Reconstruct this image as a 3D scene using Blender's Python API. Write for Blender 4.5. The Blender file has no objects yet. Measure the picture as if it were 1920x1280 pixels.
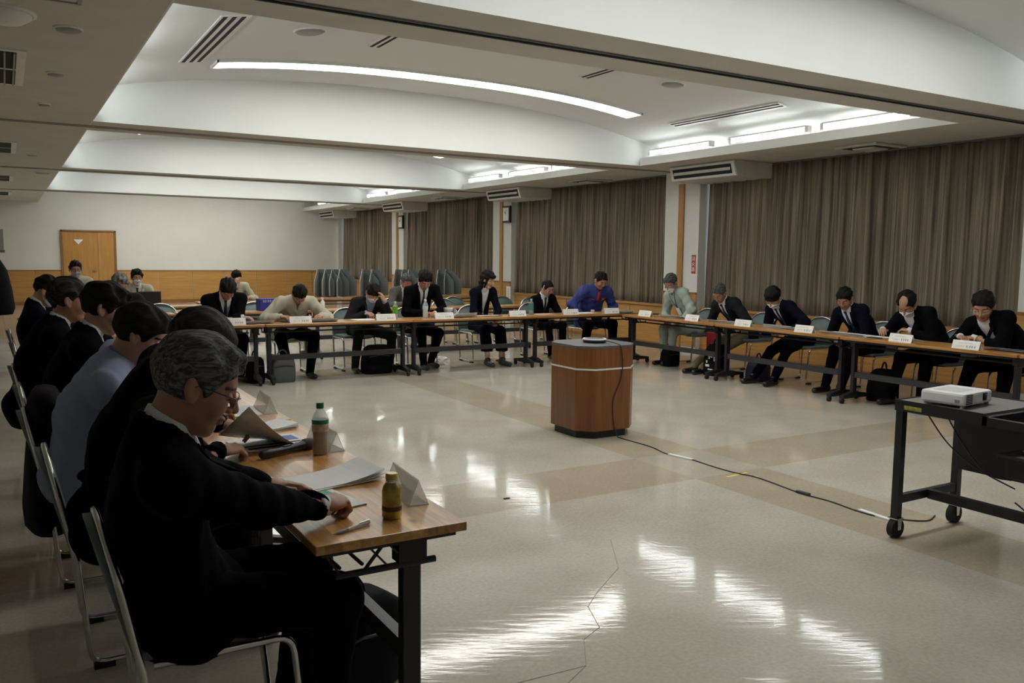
import bpy, bmesh, math, random
import numpy as np
from mathutils import Vector, Matrix
random.seed(7)
C = bpy.context.scene.collection
sc = bpy.context.scene

# ------------------------------------------------------------------ camera
cam_d = bpy.data.cameras.new('camera')
cam = bpy.data.objects.new('camera', cam_d)
C.objects.link(cam)
cam_d.sensor_width = 36.0
cam_d.lens = 29.74
cam_d.clip_end = 100
cam_d.clip_start = 0.05
R3 = Matrix(((0.859, 0.042, -0.510), (-0.512, 0.091, -0.854), (0.011, 0.995, 0.100)))
R3 = R3.to_quaternion().to_matrix()
cam.matrix_world = Matrix.Translation((0, 0, 1.5)) @ R3.to_4x4()
sc.camera = cam

# ------------------------------------------------------------------ world, exposure
w = bpy.data.worlds.new('world')
sc.world = w
w.use_nodes = True
bg = w.node_tree.nodes['Background']
bg.inputs[0].default_value = (0.62, 0.75, 1.0, 1)
bg.inputs[1].default_value = 0.5
sc.view_settings.view_transform = 'Standard'
sc.view_settings.look = 'None'
sc.view_settings.gamma = 1.0
sc.view_settings.use_curve_mapping = False
sc.view_settings.exposure = 0.95
TUBE_E = 10.5      # emission of the bare fluorescent tubes
STRIP_E = 6.5     # emission of the curved diffuser strips
sc.cycles.max_bounces = 6
sc.cycles.diffuse_bounces = 4

# ------------------------------------------------------------------ materials
MATS = {}
def mat(name, col, rough=0.6, metal=0.0, var=0.06, scale=8.0, bump=0.0, bscale=60.0, stretch=(1, 1, 1), coat=0.0, spec=0.5, emit=None, estr=0.0, sheen=0.0):
    if name in MATS: return MATS[name]
    m = bpy.data.materials.new(name); m.use_nodes = True
    nt = m.node_tree; b = nt.nodes['Principled BSDF']
    b.inputs['Roughness'].default_value = rough
    b.inputs['Metallic'].default_value = metal
    b.inputs['Specular IOR Level'].default_value = spec
    if coat: b.inputs['Coat Weight'].default_value = coat; b.inputs['Coat Roughness'].default_value = 0.12
    if sheen: b.inputs['Sheen Weight'].default_value = sheen
    tc = nt.nodes.new('ShaderNodeTexCoord'); mp = nt.nodes.new('ShaderNodeMapping')
    mp.inputs['Scale'].default_value = stretch
    nt.links.new(tc.outputs['Object'], mp.inputs[0])
    n = nt.nodes.new('ShaderNodeTexNoise'); n.inputs['Scale'].default_value = scale; n.inputs['Detail'].default_value = 4
    nt.links.new(mp.outputs[0], n.inputs[0])
    r = nt.nodes.new('ShaderNodeValToRGB')
    c0 = [max(0, c * (1 - var)) for c in col]; c1 = [min(1, c * (1 + var)) for c in col]
    r.color_ramp.elements[0].position = 0.3; r.color_ramp.elements[1].position = 0.7
    r.color_ramp.elements[0].color = (*c0, 1); r.color_ramp.elements[1].color = (*c1, 1)
    nt.links.new(n.outputs[0], r.inputs[0]); nt.links.new(r.outputs[0], b.inputs['Base Color'])
    if bump:
        n2 = nt.nodes.new('ShaderNodeTexNoise'); n2.inputs['Scale'].default_value = bscale; n2.inputs['Detail'].default_value = 3
        nt.links.new(mp.outputs[0], n2.inputs[0])
        bp = nt.nodes.new('ShaderNodeBump'); bp.inputs['Strength'].default_value = bump; bp.inputs['Distance'].default_value = 0.01
        nt.links.new(n2.outputs[0], bp.inputs['Height']); nt.links.new(bp.outputs[0], b.inputs['Normal'])
    if emit:
        b.inputs['Emission Color'].default_value = (*emit, 1); b.inputs['Emission Strength'].default_value = estr
    MATS[name] = m
    return m

def wood(name, c1, c2, rough=0.35, axis='y', coat=0.0, knots=False, planks=0):
    if name in MATS: return MATS[name]
    m = bpy.data.materials.new(name); m.use_nodes = True
    nt = m.node_tree; b = nt.nodes['Principled BSDF']; L = nt.links.new
    b.inputs['Roughness'].default_value = rough
    if coat: b.inputs['Coat Weight'].default_value = coat; b.inputs['Coat Roughness'].default_value = 0.1
    tc = nt.nodes.new('ShaderNodeTexCoord'); mp = nt.nodes.new('ShaderNodeMapping')
    s = {'x': (1.2, 22, 22), 'y': (22, 1.2, 22), 'z': (22, 22, 1.2)}[axis]
    mp.inputs['Scale'].default_value = s
    L(tc.outputs['Object'], mp.inputs[0])
    n = nt.nodes.new('ShaderNodeTexNoise'); n.inputs['Scale'].default_value = 1.6; n.inputs['Detail'].default_value = 5; n.inputs['Distortion'].default_value = 0.6
    L(mp.outputs[0], n.inputs[0])
    r = nt.nodes.new('ShaderNodeValToRGB'); r.color_ramp.elements[0].color = (*c1, 1); r.color_ramp.elements[1].color = (*c2, 1)
    r.color_ramp.elements[0].position = 0.35; r.color_ramp.elements[1].position = 0.68
    L(n.outputs[0], r.inputs[0])
    out = r.outputs[0]
    if planks:
        sx = nt.nodes.new('ShaderNodeSeparateXYZ'); L(tc.outputs['Object'], sx.inputs[0])
        md = nt.nodes.new('ShaderNodeMath'); md.operation = 'MULTIPLY'; md.inputs[1].default_value = planks
        L(sx.outputs['X' if axis == 'y' else 'Y'], md.inputs[0])
        fl = nt.nodes.new('ShaderNodeMath'); fl.operation = 'FLOOR'; L(md.outputs[0], fl.inputs[0])
        m2 = nt.nodes.new('ShaderNodeMath'); m2.operation = 'MULTIPLY_ADD'; m2.inputs[1].default_value = 1.8
        L(sx.outputs['Y' if axis == 'y' else 'X'], m2.inputs[0])
        wn0 = nt.nodes.new('ShaderNodeTexWhiteNoise'); wn0.noise_dimensions = '1D'; L(fl.outputs[0], wn0.inputs['W']); L(wn0.outputs[0], m2.inputs[2])
        f2 = nt.nodes.new('ShaderNodeMath'); f2.operation = 'FLOOR'; L(m2.outputs[0], f2.inputs[0])
        cb = nt.nodes.new('ShaderNodeCombineXYZ'); L(fl.outputs[0], cb.inputs[0]); L(f2.outputs[0], cb.inputs[1])
        wn = nt.nodes.new('ShaderNodeTexWhiteNoise'); wn.noise_dimensions = '3D'; L(cb.outputs[0], wn.inputs[0])
        hs = nt.nodes.new('ShaderNodeHueSaturation')
        mr = nt.nodes.new('ShaderNodeMapRange'); mr.inputs[3].default_value = 0.78; mr.inputs[4].default_value = 1.18; L(wn.outputs[0], mr.inputs[0])
        L(mr.outputs[0], hs.inputs['Value']); L(out, hs.inputs['Color']); out = hs.outputs[0]
    if knots:
        v = nt.nodes.new('ShaderNodeTexVoronoi'); v.inputs['Scale'].default_value = 5.5
        mp2 = nt.nodes.new('ShaderNodeMapping'); mp2.inputs['Scale'].default_value = (1.6, 0.8, 1); L(tc.outputs['Object'], mp2.inputs[0]); L(mp2.outputs[0], v.inputs[0])
        kr = nt.nodes.new('ShaderNodeValToRGB'); kr.color_ramp.elements[0].position = 0.05; kr.color_ramp.elements[1].position = 0.16
        kr.color_ramp.elements[0].color = (0.25, 0.15, 0.1, 1); kr.color_ramp.elements[1].color = (1, 1, 1, 1)
        L(v.outputs['Distance'], kr.inputs[0])
        mx = nt.nodes.new('ShaderNodeMix'); mx.data_type = 'RGBA'; mx.blend_type = 'MULTIPLY'; mx.inputs[0].default_value = 0.8
        L(out, mx.inputs[6]); L(kr.outputs[0], mx.inputs[7]); out = mx.outputs[2]
    L(out, b.inputs['Base Color'])
    MATS[name] = m
    return m

def floor_mat():
    m = bpy.data.materials.new('linoleum'); m.use_nodes = True
    nt = m.node_tree; b = nt.nodes['Principled BSDF']; L = nt.links.new; N = nt.nodes.new
    tc = N('ShaderNodeTexCoord'); sx = N('ShaderNodeSeparateXYZ'); L(tc.outputs['Object'], sx.inputs[0])
    def band(sock, off, per, wdt):
        a = N('ShaderNodeMath'); a.operation = 'SUBTRACT'; a.inputs[1].default_value = off; L(sock, a.inputs[0])
        f = N('ShaderNodeMath'); f.operation = 'FLOORED_MODULO'; f.inputs[1].default_value = per; L(a.outputs[0], f.inputs[0])
        c = N('ShaderNodeMath'); c.operation = 'LESS_THAN'; c.inputs[1].default_value = wdt; L(f.outputs[0], c.inputs[0])
        return c.outputs[0]
    bx_ = band(sx.outputs['X'], 4.0, 5.4, 0.65); by_ = band(sx.outputs['Y'], 4.22, 5.84, 0.66)
    mxm = N('ShaderNodeMath'); mxm.operation = 'MAXIMUM'; L(bx_, mxm.inputs[0]); L(by_, mxm.inputs[1])
    mnm = N('ShaderNodeMath'); mnm.operation = 'MINIMUM'; L(bx_, mnm.inputs[0]); L(by_, mnm.inputs[1])
    sb = N('ShaderNodeMath'); sb.operation = 'MULTIPLY_ADD'; sb.inputs[1].default_value = -0.6; L(mnm.outputs[0], sb.inputs[0]); L(mxm.outputs[0], sb.inputs[2])
    n = N('ShaderNodeTexNoise'); n.inputs['Scale'].default_value = 2.0; n.inputs['Detail'].default_value = 6; L(tc.outputs['Object'], n.inputs[0])
    r = N('ShaderNodeValToRGB'); r.color_ramp.elements[0].position = 0.3; r.color_ramp.elements[1].position = 0.7
    r.color_ramp.elements[0].color = (0.485, 0.45, 0.385, 1); r.color_ramp.elements[1].color = (0.575, 0.54, 0.47, 1)
    L(n.outputs[0], r.inputs[0])
    n3 = N('ShaderNodeTexNoise'); n3.inputs['Scale'].default_value = 55.0; n3.inputs['Detail'].default_value = 3; L(tc.outputs['Object'], n3.inputs[0])
    mr = N('ShaderNodeMapRange'); mr.inputs[1].default_value = 0.3; mr.inputs[2].default_value = 0.7; mr.inputs[3].default_value = 0.9; mr.inputs[4].default_value = 1.08; L(n3.outputs[0], mr.inputs[0])
    hs = N('ShaderNodeHueSaturation'); L(r.outputs[0], hs.inputs['Color']); L(mr.outputs[0], hs.inputs['Value'])
    mx = N('ShaderNodeMix'); mx.data_type = 'RGBA'; mx.blend_type = 'MULTIPLY'; mx.inputs[7].default_value = (0.88, 0.82, 0.73, 1)
    L(sb.outputs[0], mx.inputs[0]); L(hs.outputs[0], mx.inputs[6]); L(mx.outputs[2], b.inputs['Base Color'])
    # wavy wax relief breaks the lamp reflections
    mp = N('ShaderNodeMapping'); mp.inputs['Scale'].default_value = (1.0, 1.0, 1.0); mp.inputs['Rotation'].default_value = (0, 0, 0.5); L(tc.outputs['Object'], mp.inputs[0])
    mp2 = N('ShaderNodeMapping'); mp2.inputs['Scale'].default_value = (6.0, 30.0, 1.0); L(mp.outputs[0], mp2.inputs[0])
    nb = N('ShaderNodeTexNoise'); nb.inputs['Scale'].default_value = 1.0; nb.inputs['Detail'].default_value = 4; L(mp2.outputs[0], nb.inputs[0])
    nb2 = N('ShaderNodeTexNoise'); nb2.inputs['Scale'].default_value = 1.7; nb2.inputs['Detail'].default_value = 1; L(tc.outputs['Object'], nb2.inputs[0])
    b1 = N('ShaderNodeBump'); b1.inputs['Strength'].default_value = 0.09; b1.inputs['Distance'].default_value = 0.005; L(nb.outputs[0], b1.inputs['Height'])
    b2 = N('ShaderNodeBump'); b2.inputs['Strength'].default_value = 0.22; b2.inputs['Distance'].default_value = 0.012; L(nb2.outputs[0], b2.inputs['Height']); L(b1.outputs[0], b2.inputs['Normal'])
    L(b2.outputs[0], b.inputs['Normal'])
    rr = N('ShaderNodeMapRange'); rr.inputs[3].default_value = 0.03; rr.inputs[4].default_value = 0.12; L(nb.outputs[0], rr.inputs[0]); L(rr.outputs[0], b.inputs['Roughness'])
    b.inputs['Specular IOR Level'].default_value = 0.55
    return m

def curtain_mat():
    m = bpy.data.materials.new('curtain cloth'); m.use_nodes = True
    nt = m.node_tree; b = nt.nodes['Principled BSDF']; L = nt.links.new; N = nt.nodes.new
    tc = N('ShaderNodeTexCoord'); mp = N('ShaderNodeMapping'); mp.inputs['Scale'].default_value = (1, 15, 0.2); L(tc.outputs['Object'], mp.inputs[0])
    n = N('ShaderNodeTexNoise'); n.inputs['Scale'].default_value = 3; n.inputs['Detail'].default_value = 4; L(mp.outputs[0], n.inputs[0])
    r = N('ShaderNodeValToRGB'); r.color_ramp.elements[0].position = 0.36; r.color_ramp.elements[1].position = 0.68
    r.color_ramp.elements[0].color = (0.105, 0.084, 0.062, 1); r.color_ramp.elements[1].color = (0.31, 0.255, 0.19, 1)
    L(n.outputs[0], r.inputs[0]); L(r.outputs[0], b.inputs['Base Color'])
    b.inputs['Roughness'].default_value = 0.75; b.inputs['Sheen Weight'].default_value = 0.2; b.inputs['Specular IOR Level'].default_value = 0.25
    return m

def hair_mat(name, c1, c2, scale=28):
    if name in MATS: return MATS[name]
    m = mat(name, c1, rough=0.65, var=0, spec=0.13)
    nt = m.node_tree
    r = [n for n in nt.nodes if n.type == 'VALTORGB'][0]; n = [n for n in nt.nodes if n.type == 'TEX_NOISE'][0]; mp = [n for n in nt.nodes if n.type == 'MAPPING'][0]
    mp.inputs['Scale'].default_value = (0.4, 2.2, 1.6)
    n.inputs['Scale'].default_value = scale; n.inputs['Distortion'].default_value = 1.2
    r.color_ramp.elements[0].color = (*c1, 1); r.color_ramp.elements[1].color = (*c2, 1)
    r.color_ramp.elements[0].position = 0.4; r.color_ramp.elements[1].position = 0.66
    b = nt.nodes['Principled BSDF']
    bp = nt.nodes.new('ShaderNodeBump'); bp.inputs['Strength'].default_value = 0.5; bp.inputs['Distance'].default_value = 0.004
    nt.links.new(n.outputs[0], bp.inputs['Height']); nt.links.new(bp.outputs[0], b.inputs['Normal'])
    return m

M_white = mat('white plaster', (0.72, 0.73, 0.70), 0.85, var=0.02, scale=2)
M_vault = mat('vault plaster', (0.74, 0.76, 0.75), 0.8, var=0.015, scale=2)
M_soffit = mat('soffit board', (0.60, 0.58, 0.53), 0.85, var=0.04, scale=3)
M_wall = mat('wall paper', (0.70, 0.70, 0.66), 0.85, var=0.02, scale=2)
M_wains = wood('wainscot oak', (0.44, 0.225, 0.06), (0.56, 0.30, 0.09), 0.4, 'x')
M_wains_y = wood('wainscot oak side', (0.40, 0.20, 0.055), (0.54, 0.28, 0.085), 0.4, 'y')
M_door = wood('door veneer', (0.42, 0.21, 0.055), (0.55, 0.29, 0.085), 0.35, 'z')
M_trimwood = wood('dark trim', (0.24, 0.11, 0.035), (0.33, 0.16, 0.05), 0.4, 'x')
M_pil = wood('column batten', (0.33, 0.17, 0.05), (0.45, 0.24, 0.07), 0.4, 'z')
M_floor = floor_mat()
M_curt = curtain_mat()
M_tube = mat('tube glow', (1, 1, 1), 0.5, emit=(0.93, 0.98, 1.0), estr=TUBE_E)
M_strip = mat('diffuser glow', (1, 1, 1), 0.5, emit=(1.0, 0.99, 0.93), estr=STRIP_E)
M_fix = mat('fixture enamel', (0.75, 0.75, 0.73), 0.4)
M_dark = mat('dark cavity', (0.015, 0.015, 0.02), 0.8)
M_grille = mat('grey grille', (0.32, 0.32, 0.31), 0.5)
M_rail = mat('rail metal', (0.22, 0.22, 0.23), 0.4, 0.6)
M_ac = mat('air unit enamel', (0.62, 0.61, 0.56), 0.5)
M_black = mat('black steel', (0.022, 0.022, 0.026), 0.4, 0.3)
M_gsteel = mat('charcoal steel', (0.045, 0.047, 0.052), 0.4, 0.3)
M_chrome = mat('chrome', (0.62, 0.62, 0.6), 0.2, 1.0, var=0.02)
M_rubber = mat('black rubber', (0.012, 0.012, 0.012), 0.8)
M_top = wood('table top pine', (0.40, 0.175, 0.042), (0.66, 0.36, 0.11), 0.3, 'y', coat=0.35, knots=True, planks=19)
M_edge = wood('table edge pine', (0.50, 0.24, 0.06), (0.62, 0.34, 0.11), 0.35, 'y', coat=0.3)
M_chairpad = mat('grey green vinyl', (0.115, 0.16, 0.155), 0.5, var=0.08)
M_paper = mat('white paper', (0.80, 0.80, 0.78), 0.7, var=0.02)
M_ink = mat('black ink', (0.06, 0.06, 0.07), 0.8)
M_gink = mat('grey ink', (0.35, 0.35, 0.38), 0.8)
M_skin = mat('skin', (0.42, 0.235, 0.155), 0.5, var=0.07, scale=14)
M_skin2 = mat('skin ruddy', (0.38, 0.19, 0.125), 0.5, var=0.09, scale=14)
M_skin3 = mat('skin pale', (0.50, 0.32, 0.235), 0.5, var=0.05, scale=14)
M_lip = mat('lips', (0.30, 0.11, 0.09), 0.5)
M_eye = mat('lash', (0.02, 0.015, 0.012), 0.4)
M_suit = mat('black suit wool', (0.0035, 0.0035, 0.005), 0.9, var=0.2, scale=20, bump=0.15, spec=0.06)
M_suit2 = mat('navy suit wool', (0.0045, 0.005, 0.011), 0.9, var=0.2, scale=20, bump=0.15, spec=0.07)
M_suit3 = mat('charcoal suit wool', (0.014, 0.0145, 0.017), 0.9, var=0.15, scale=20, bump=0.15, spec=0.12)
M_suit4 = mat('grey suit wool', (0.08, 0.08, 0.078), 0.85, var=0.15, scale=20, spec=0.25)
M_shirt = mat('white shirt cotton', (0.68, 0.69, 0.70), 0.8, var=0.03)
M_shirtb = mat('pale blue shirt cotton', (0.25, 0.28, 0.42), 0.8, var=0.07, scale=6)
M_beige = mat('beige work cloth', (0.44, 0.42, 0.32), 0.8, var=0.06, scale=7)
M_mint = mat('pale green work cloth', (0.33, 0.40, 0.355), 0.8, var=0.06, scale=7)
M_blue = mat('blue work cloth', (0.02, 0.035, 0.19), 0.7, var=0.12, scale=7)
M_red = mat('red cloth', (0.42, 0.02, 0.03), 0.7)
M_khaki = mat('khaki cloth', (0.20, 0.16, 0.09), 0.8)
M_navytie = mat('navy tie silk', (0.015, 0.02, 0.06), 0.5)
M_tealtie = mat('teal tie silk', (0.015, 0.045, 0.06), 0.5)
M_lany = mat('blue lanyard', (0.02, 0.05, 0.2), 0.6)
M_mask = mat('mask cloth', (0.74, 0.75, 0.77), 0.8, var=0.02)
M_maskg = mat('grey mask cloth', (0.30, 0.36, 0.42), 0.8)
M_shoe = mat('black shoe leather', (0.012, 0.011, 0.011), 0.3, spec=0.5)
M_flat = mat('grey flat shoe', (0.05, 0.05, 0.055), 0.6)
M_lens = None
M_bag = mat('black bag cloth', (0.005, 0.005, 0.008), 0.85, var=0.2, bump=0.2, spec=.15)
M_bagn = mat('navy bag cloth', (0.012, 0.016, 0.05), 0.6)
M_frameb = mat('glasses frame', (0.02, 0.02, 0.025), 0.3)
M_frames = mat('silver glasses frame', (0.5, 0.5, 0.5), 0.25, 0.9)
M_podium = wood('podium veneer', (0.155, 0.058, 0.017), (0.22, 0.088, 0.026), 0.3, 'z')
M_podtop = mat('podium slate top', (0.10, 0.10, 0.105), 0.35)
M_wstrip = mat('white plastic strip', (0.72, 0.72, 0.70), 0.4)
M_cart = mat('grey laminate', (0.15, 0.145, 0.135), 0.45, var=0.1, scale=30)
M_cable = mat('black cable', (0.02, 0.02, 0.02), 0.5)
M_proj = mat('white projector plastic', (0.78, 0.79, 0.80), 0.35, var=0.01)
M_yel = mat('yellow label', (0.30, 0.30, 0.05), 0.5, var=.5, scale=40)
M_booth = mat('aluminium sheet', (0.34, 0.35, 0.345), 0.4, 0.35, var=0.08, scale=5)
M_boothshade = mat('shaded aluminium sheet', (0.10, 0.115, 0.11), 0.5)  # dark tone paints the shade inside the open booths
M_green = mat('green plastic', (0.01, 0.16, 0.07), 0.4)

def glassy(name, col, alpha=0.35, rough=0.08):
    m = bpy.data.materials.new(name); m.use_nodes = True
    nt = m.node_tree; b = nt.nodes['Principled BSDF']
    n = nt.nodes.new('ShaderNodeTexNoise'); n.inputs['Scale'].default_value = 5
    r = nt.nodes.new('ShaderNodeValToRGB'); r.color_ramp.elements[0].color = (*[c * .9 for c in col], 1); r.color_ramp.elements[1].color = (*col, 1)
    nt.links.new(n.outputs[0], r.inputs[0]); nt.links.new(r.outputs[0], b.inputs['Base Color'])
    b.inputs['Roughness'].default_value = rough; b.inputs['Alpha'].default_value = alpha
    return m
M_clear = glassy('clear plastic', (0.75, 0.78, 0.76), 0.28)
M_acryl = glassy('acrylic card holder', (0.72, 0.68, 0.60), 0.38, .2)
M_glass = glassy('window glass', (0.8, 0.9, 1.0), 0.08)
M_lens = glassy('spectacle lens', (0.8, 0.85, 0.9), 0.13)

# ------------------------------------------------------------------ mesh helpers
def link(name, me, parent=None):
    o = bpy.data.objects.new(name, me); C.objects.link(o)
    if parent is not None: o.parent = parent
    return o
def tag(o, label=None, cat=None, group=None, kind=None):
    if label: o['label'] = label
    if cat: o['category'] = cat
    if group: o['group'] = group
    if kind: o['kind'] = kind
    return o
def thing(name, label, cat, loc=(0, 0, 0), rz=0.0, group=None):
    o = bpy.data.objects.new(name, None); C.objects.link(o); o.empty_display_size = 0.1
    o.location = loc; o.rotation_euler = (0, 0, rz)
    return tag(o, label, cat, group)
def struct(o): o['kind'] = 'structure'; return o

class MB:
    def __init__(s): s.v = []; s.f = []; s.fm = []; s.sm = []
    def add(s, vs, fs, mi=0, smooth=False):
        b = len(s.v); s.v += [tuple(v) for v in vs]
        for f in fs: s.f.append(tuple(b + i for i in f)); s.fm.append(mi); s.sm.append(smooth)
        return s
    def box(s, x0, x1, y0, y1, z0, z1, mi=0, M=None, bev=0.0):
        if bev > 0:
            bm = bmesh.new(); bmesh.ops.create_cube(bm, size=1)
            for v in bm.verts: v.co = Vector(((x0 + x1) / 2 + v.co.x * (x1 - x0), (y0 + y1) / 2 + v.co.y * (y1 - y0), (z0 + z1) / 2 + v.co.z * (z1 - z0)))
            bmesh.ops.bevel(bm, geom=list(bm.edges), offset=bev, segments=2, affect='EDGES', profile=0.5)
            bm.verts.index_update()
            vs = [v.co.copy() for v in bm.verts]; fs = [[v.index for v in f.verts] for f in bm.faces]; bm.free()
            if M is not None: vs = [M @ v for v in vs]
            return s.add(vs, fs, mi)
        vs = [Vector((x, y, z)) for x in (x0, x1) for y in (y0, y1) for z in (z0, z1)]
        if M is not None: vs = [M @ v for v in vs]
        return s.add(vs, [(0, 1, 3, 2), (4, 6, 7, 5), (0, 4, 5, 1), (2, 3, 7, 6), (0, 2, 6, 4), (1, 5, 7, 3)], mi)
    def bar(s, a, b, w, h, mi=0, up=(0, 0, 1)):
        a = Vector(a); b = Vector(b); d = (b - a); L = d.length; d.normalize()
        u = Vector(up)
        if abs(d.dot(u)) > 0.98: u = Vector((1, 0, 0))
        sd = d.cross(u).normalized(); u = sd.cross(d)
        M = Matrix((( d.x, sd.x, u.x, a.x), (d.y, sd.y, u.y, a.y), (d.z, sd.z, u.z, a.z), (0, 0, 0, 1)))
        return s.box(0, L, -w / 2, w / 2, -h / 2, h / 2, mi, M)
    def tube(s, pts, r, n=8, mi=0, cap=True):
        pts = [Vector(p) for p in pts]; rs = r if isinstance(r, (list, tuple)) else [r] * len(pts)
        rings = []; ref = None
        for i, p in enumerate(pts):
            d = (pts[min(i + 1, len(pts) - 1)] - pts[max(i - 1, 0)]).normalized()
            if ref is None:
                ref = Vector((0, 0, 1)) if abs(d.z) < 0.9 else Vector((1, 0, 0))
            ref = (ref - d * ref.dot(d)).normalized(); q = d.cross(ref)
            rings.append([p + (ref * math.cos(2 * math.pi * k / n) + q * math.sin(2 * math.pi * k / n)) * rs[i] for k in range(n)])
        vs = [v for rg in rings for v in rg]; fs = []
        for i in range(len(pts) - 1):
            for k in range(n): fs.append((i * n + k, i * n + (k + 1) % n, (i + 1) * n + (k + 1) % n, (i + 1) * n + k))
        s.add(vs, fs, mi, True)
        if cap:
            m = len(pts) - 1
            s.add(rings[0], [tuple(reversed(range(n)))], mi); s.add(rings[m], [tuple(range(n))], mi)
        return s
    def lathe(s, prof, n=20, c=(0, 0, 0), mi=0, M=None):
        vs = []; fs = []
        for (r, z) in prof:
            for k in range(n):
                a = 2 * math.pi * k / n; p = Vector((c[0] + r * math.cos(a), c[1] + r * math.sin(a), c[2] + z)); vs.append(M @ p if M is not None else p)
        for i in range(len(prof) - 1):
            for k in range(n): fs.append((i * n + k, i * n + (k + 1) % n, (i + 1) * n + (k + 1) % n, (i + 1) * n + k))
        s.add(vs, fs, mi, True)
        s.add(vs[:n], [tuple(reversed(range(n)))], mi); s.add(vs[-n:], [tuple(range(n))], mi)
        return s
    def prism(s, poly, axis, a, b, mi=0, M=None):
        n = len(poly)
        def P(u, v, t):
            p = {'x': (t, u, v), 'y': (u, t, v), 'z': (u, v, t)}[axis]; p = Vector(p); return M @ p if M is not None else p
        vs = [P(u, v, a) for u, v in poly] + [P(u, v, b) for u, v in poly]
        fs = [tuple(reversed(range(n))), tuple(range(n, 2 * n))] + [(i, (i + 1) % n, n + (i + 1) % n, n + i) for i in range(n)]
        return s.add(vs, fs, mi)
    def build(s, name, mats, parent=None, loc=None, rz=None):
        me = bpy.data.meshes.new(name); me.from_pydata([tuple(v) for v in s.v], [], s.f)
        for m in (mats if isinstance(mats, (list, tuple)) else [mats]): me.materials.append(m)
        me.polygons.foreach_set('material_index', s.fm); me.polygons.foreach_set('use_smooth', s.sm)
        bm = bmesh.new(); bm.from_mesh(me); bmesh.ops.recalc_face_normals(bm, faces=bm.faces); bm.to_mesh(me); bm.free()
        o = link(name, me, parent)
        if loc is not None: o.location = loc
        if rz is not None: o.rotation_euler = (0, 0, rz)
        return o
def kids(o): return [c for c in bpy.data.objects if c.parent == o]
def dup(o, loc=None, rz=None, label=None, group=None, _k=None):
    c = o.copy(); C.objects.link(c)
    if loc is not None: c.location = loc
    if rz is not None: c.rotation_euler = (0, 0, rz)
    if label: c['label'] = label
    if group: c['group'] = group
    for ch in kids(o):
        d = ch.copy(); C.objects.link(d); d.parent = c
        for g in kids(ch):
            e = g.copy(); C.objects.link(e); e.parent = d
    return c

# ================================================================== ROOM
ZS = 2.9; XL, XR = 0.86, 8.40; XW0, XW1 = -3.0, 9.7; YB, YF = -2.5, 27.4
BEAMS = [(-1.40, -0.62), (4.44, 5.22), (10.28, 11.06), (16.12, 16.90), (21.96, 22.74)]
def vz(x): return 3.6 - 0.35 * (abs((x - 4.63) / 3.77)) ** 2.5

f = MB(); f.box(XW0 - .2, 10.3, YB - .2, YF + .2, -0.1, 0)
fl = struct(f.build('floor', M_floor))
for pts in ([(1.35, 2.05), (1.52, 2.18), (1.60, 2.32), (1.78, 2.42), (1.90, 2.60), (2.02, 2.66), (2.10, 2.85), (2.22, 2.95)], [(1.30, 2.45), (1.60, 2.43), (1.78, 2.42)], [(2.22, 2.95), (2.5, 3.15), (2.72, 3.5)]):
    b = MB()
    for i in range(len(pts) - 1): b.bar((*pts[i], .0008), (*pts[i + 1], .0008), .0022, .001)
    b.build('crack', mat('floor crack', (.26, .23, .19), .7), fl)

M_railp = mat('pale rail metal', (0.40, 0.38, 0.34), 0.6)
ceil = bpy.data.objects.new('ceiling', None); C.objects.link(ceil); struct(ceil); ceil.location = (0, 0, 0)
b = MB(); b.box(XW0, XL, YB, YF, ZS, ZS + .10); b.build('soffit_left', M_soffit, ceil)
b = MB(); b.box(XR, 10.1, YB, YF, ZS, ZS + .10); b.build('soffit_right', M_soffit, ceil)
b = MB()
for x in (XL, XR - .012): b.box(x, x + .012, YB, YF, ZS + .0, ZS + .115)
b.build('fascia', M_white, ceil)
xs = [0.5 + i * (8.76 - 0.5) / 48 for i in range(49)]
for (y0, y1) in BEAMS:
    poly = [(XL + .012, ZS), (XR - .012, ZS)] + [(x, vz(x)) for x in reversed([xx for xx in xs if 0.5 <= xx <= 8.76])]
    b = MB(); b.prism([(XL + .012, ZS), (XR - .012, ZS), (XR - .012, ZS + .1), (8.76, ZS + .1)] + [(x, vz(x) + .05) for x in reversed(xs)] + [(0.5, ZS + .1), (XL + .012, ZS + .1)], 'y', y0, y1, 0)
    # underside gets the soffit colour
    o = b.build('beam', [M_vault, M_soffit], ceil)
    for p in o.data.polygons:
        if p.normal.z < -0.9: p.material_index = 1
    ym = (y0 + y1) / 2
    r = MB(); r.box(XW0, XW1, ym - .035, ym + .035, ZS - .012, ZS - .002); r.box(XW0, XW1, ym - .012, ym + .012, ZS - .02, ZS - .004, 1)
    r.build('partition_rail', [M_rail, M_dark] if y0 == 4.44 else [M_railp, M_railp], ceil)
# vaults between beams
edges = [YB] + [v for bb in BEAMS for v in bb] + [YF]
for k in range(0, len(edges), 2):
    y0, y1 = edges[k], edges[k + 1]
    vs = []; fs = []
    for x in xs: vs += [(x, y0, vz(x)), (x, y1, vz(x)), (x, y0, vz(x) + .05), (x, y1, vz(x) + .05)]
    for i in range(48):
        a = i * 4; c = a + 4
        fs += [(a, c, c + 1, a + 1), (a + 2, a + 3, c + 3, c + 2)]
    b = MB(); b.add(vs, fs, 0, True)
    for x in (0.5, 8.76): b.box(x - .02, x + .02, y0, y1, ZS + .1, vz(x) + .04)
    b.build('vault', M_vault, ceil)
# closing slab above
b = MB(); b.box(XW0 - .2, 10.3, YB - .2, YF + .2, 3.72, 3.8); b.build('roof_slab', M_white, ceil)

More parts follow.
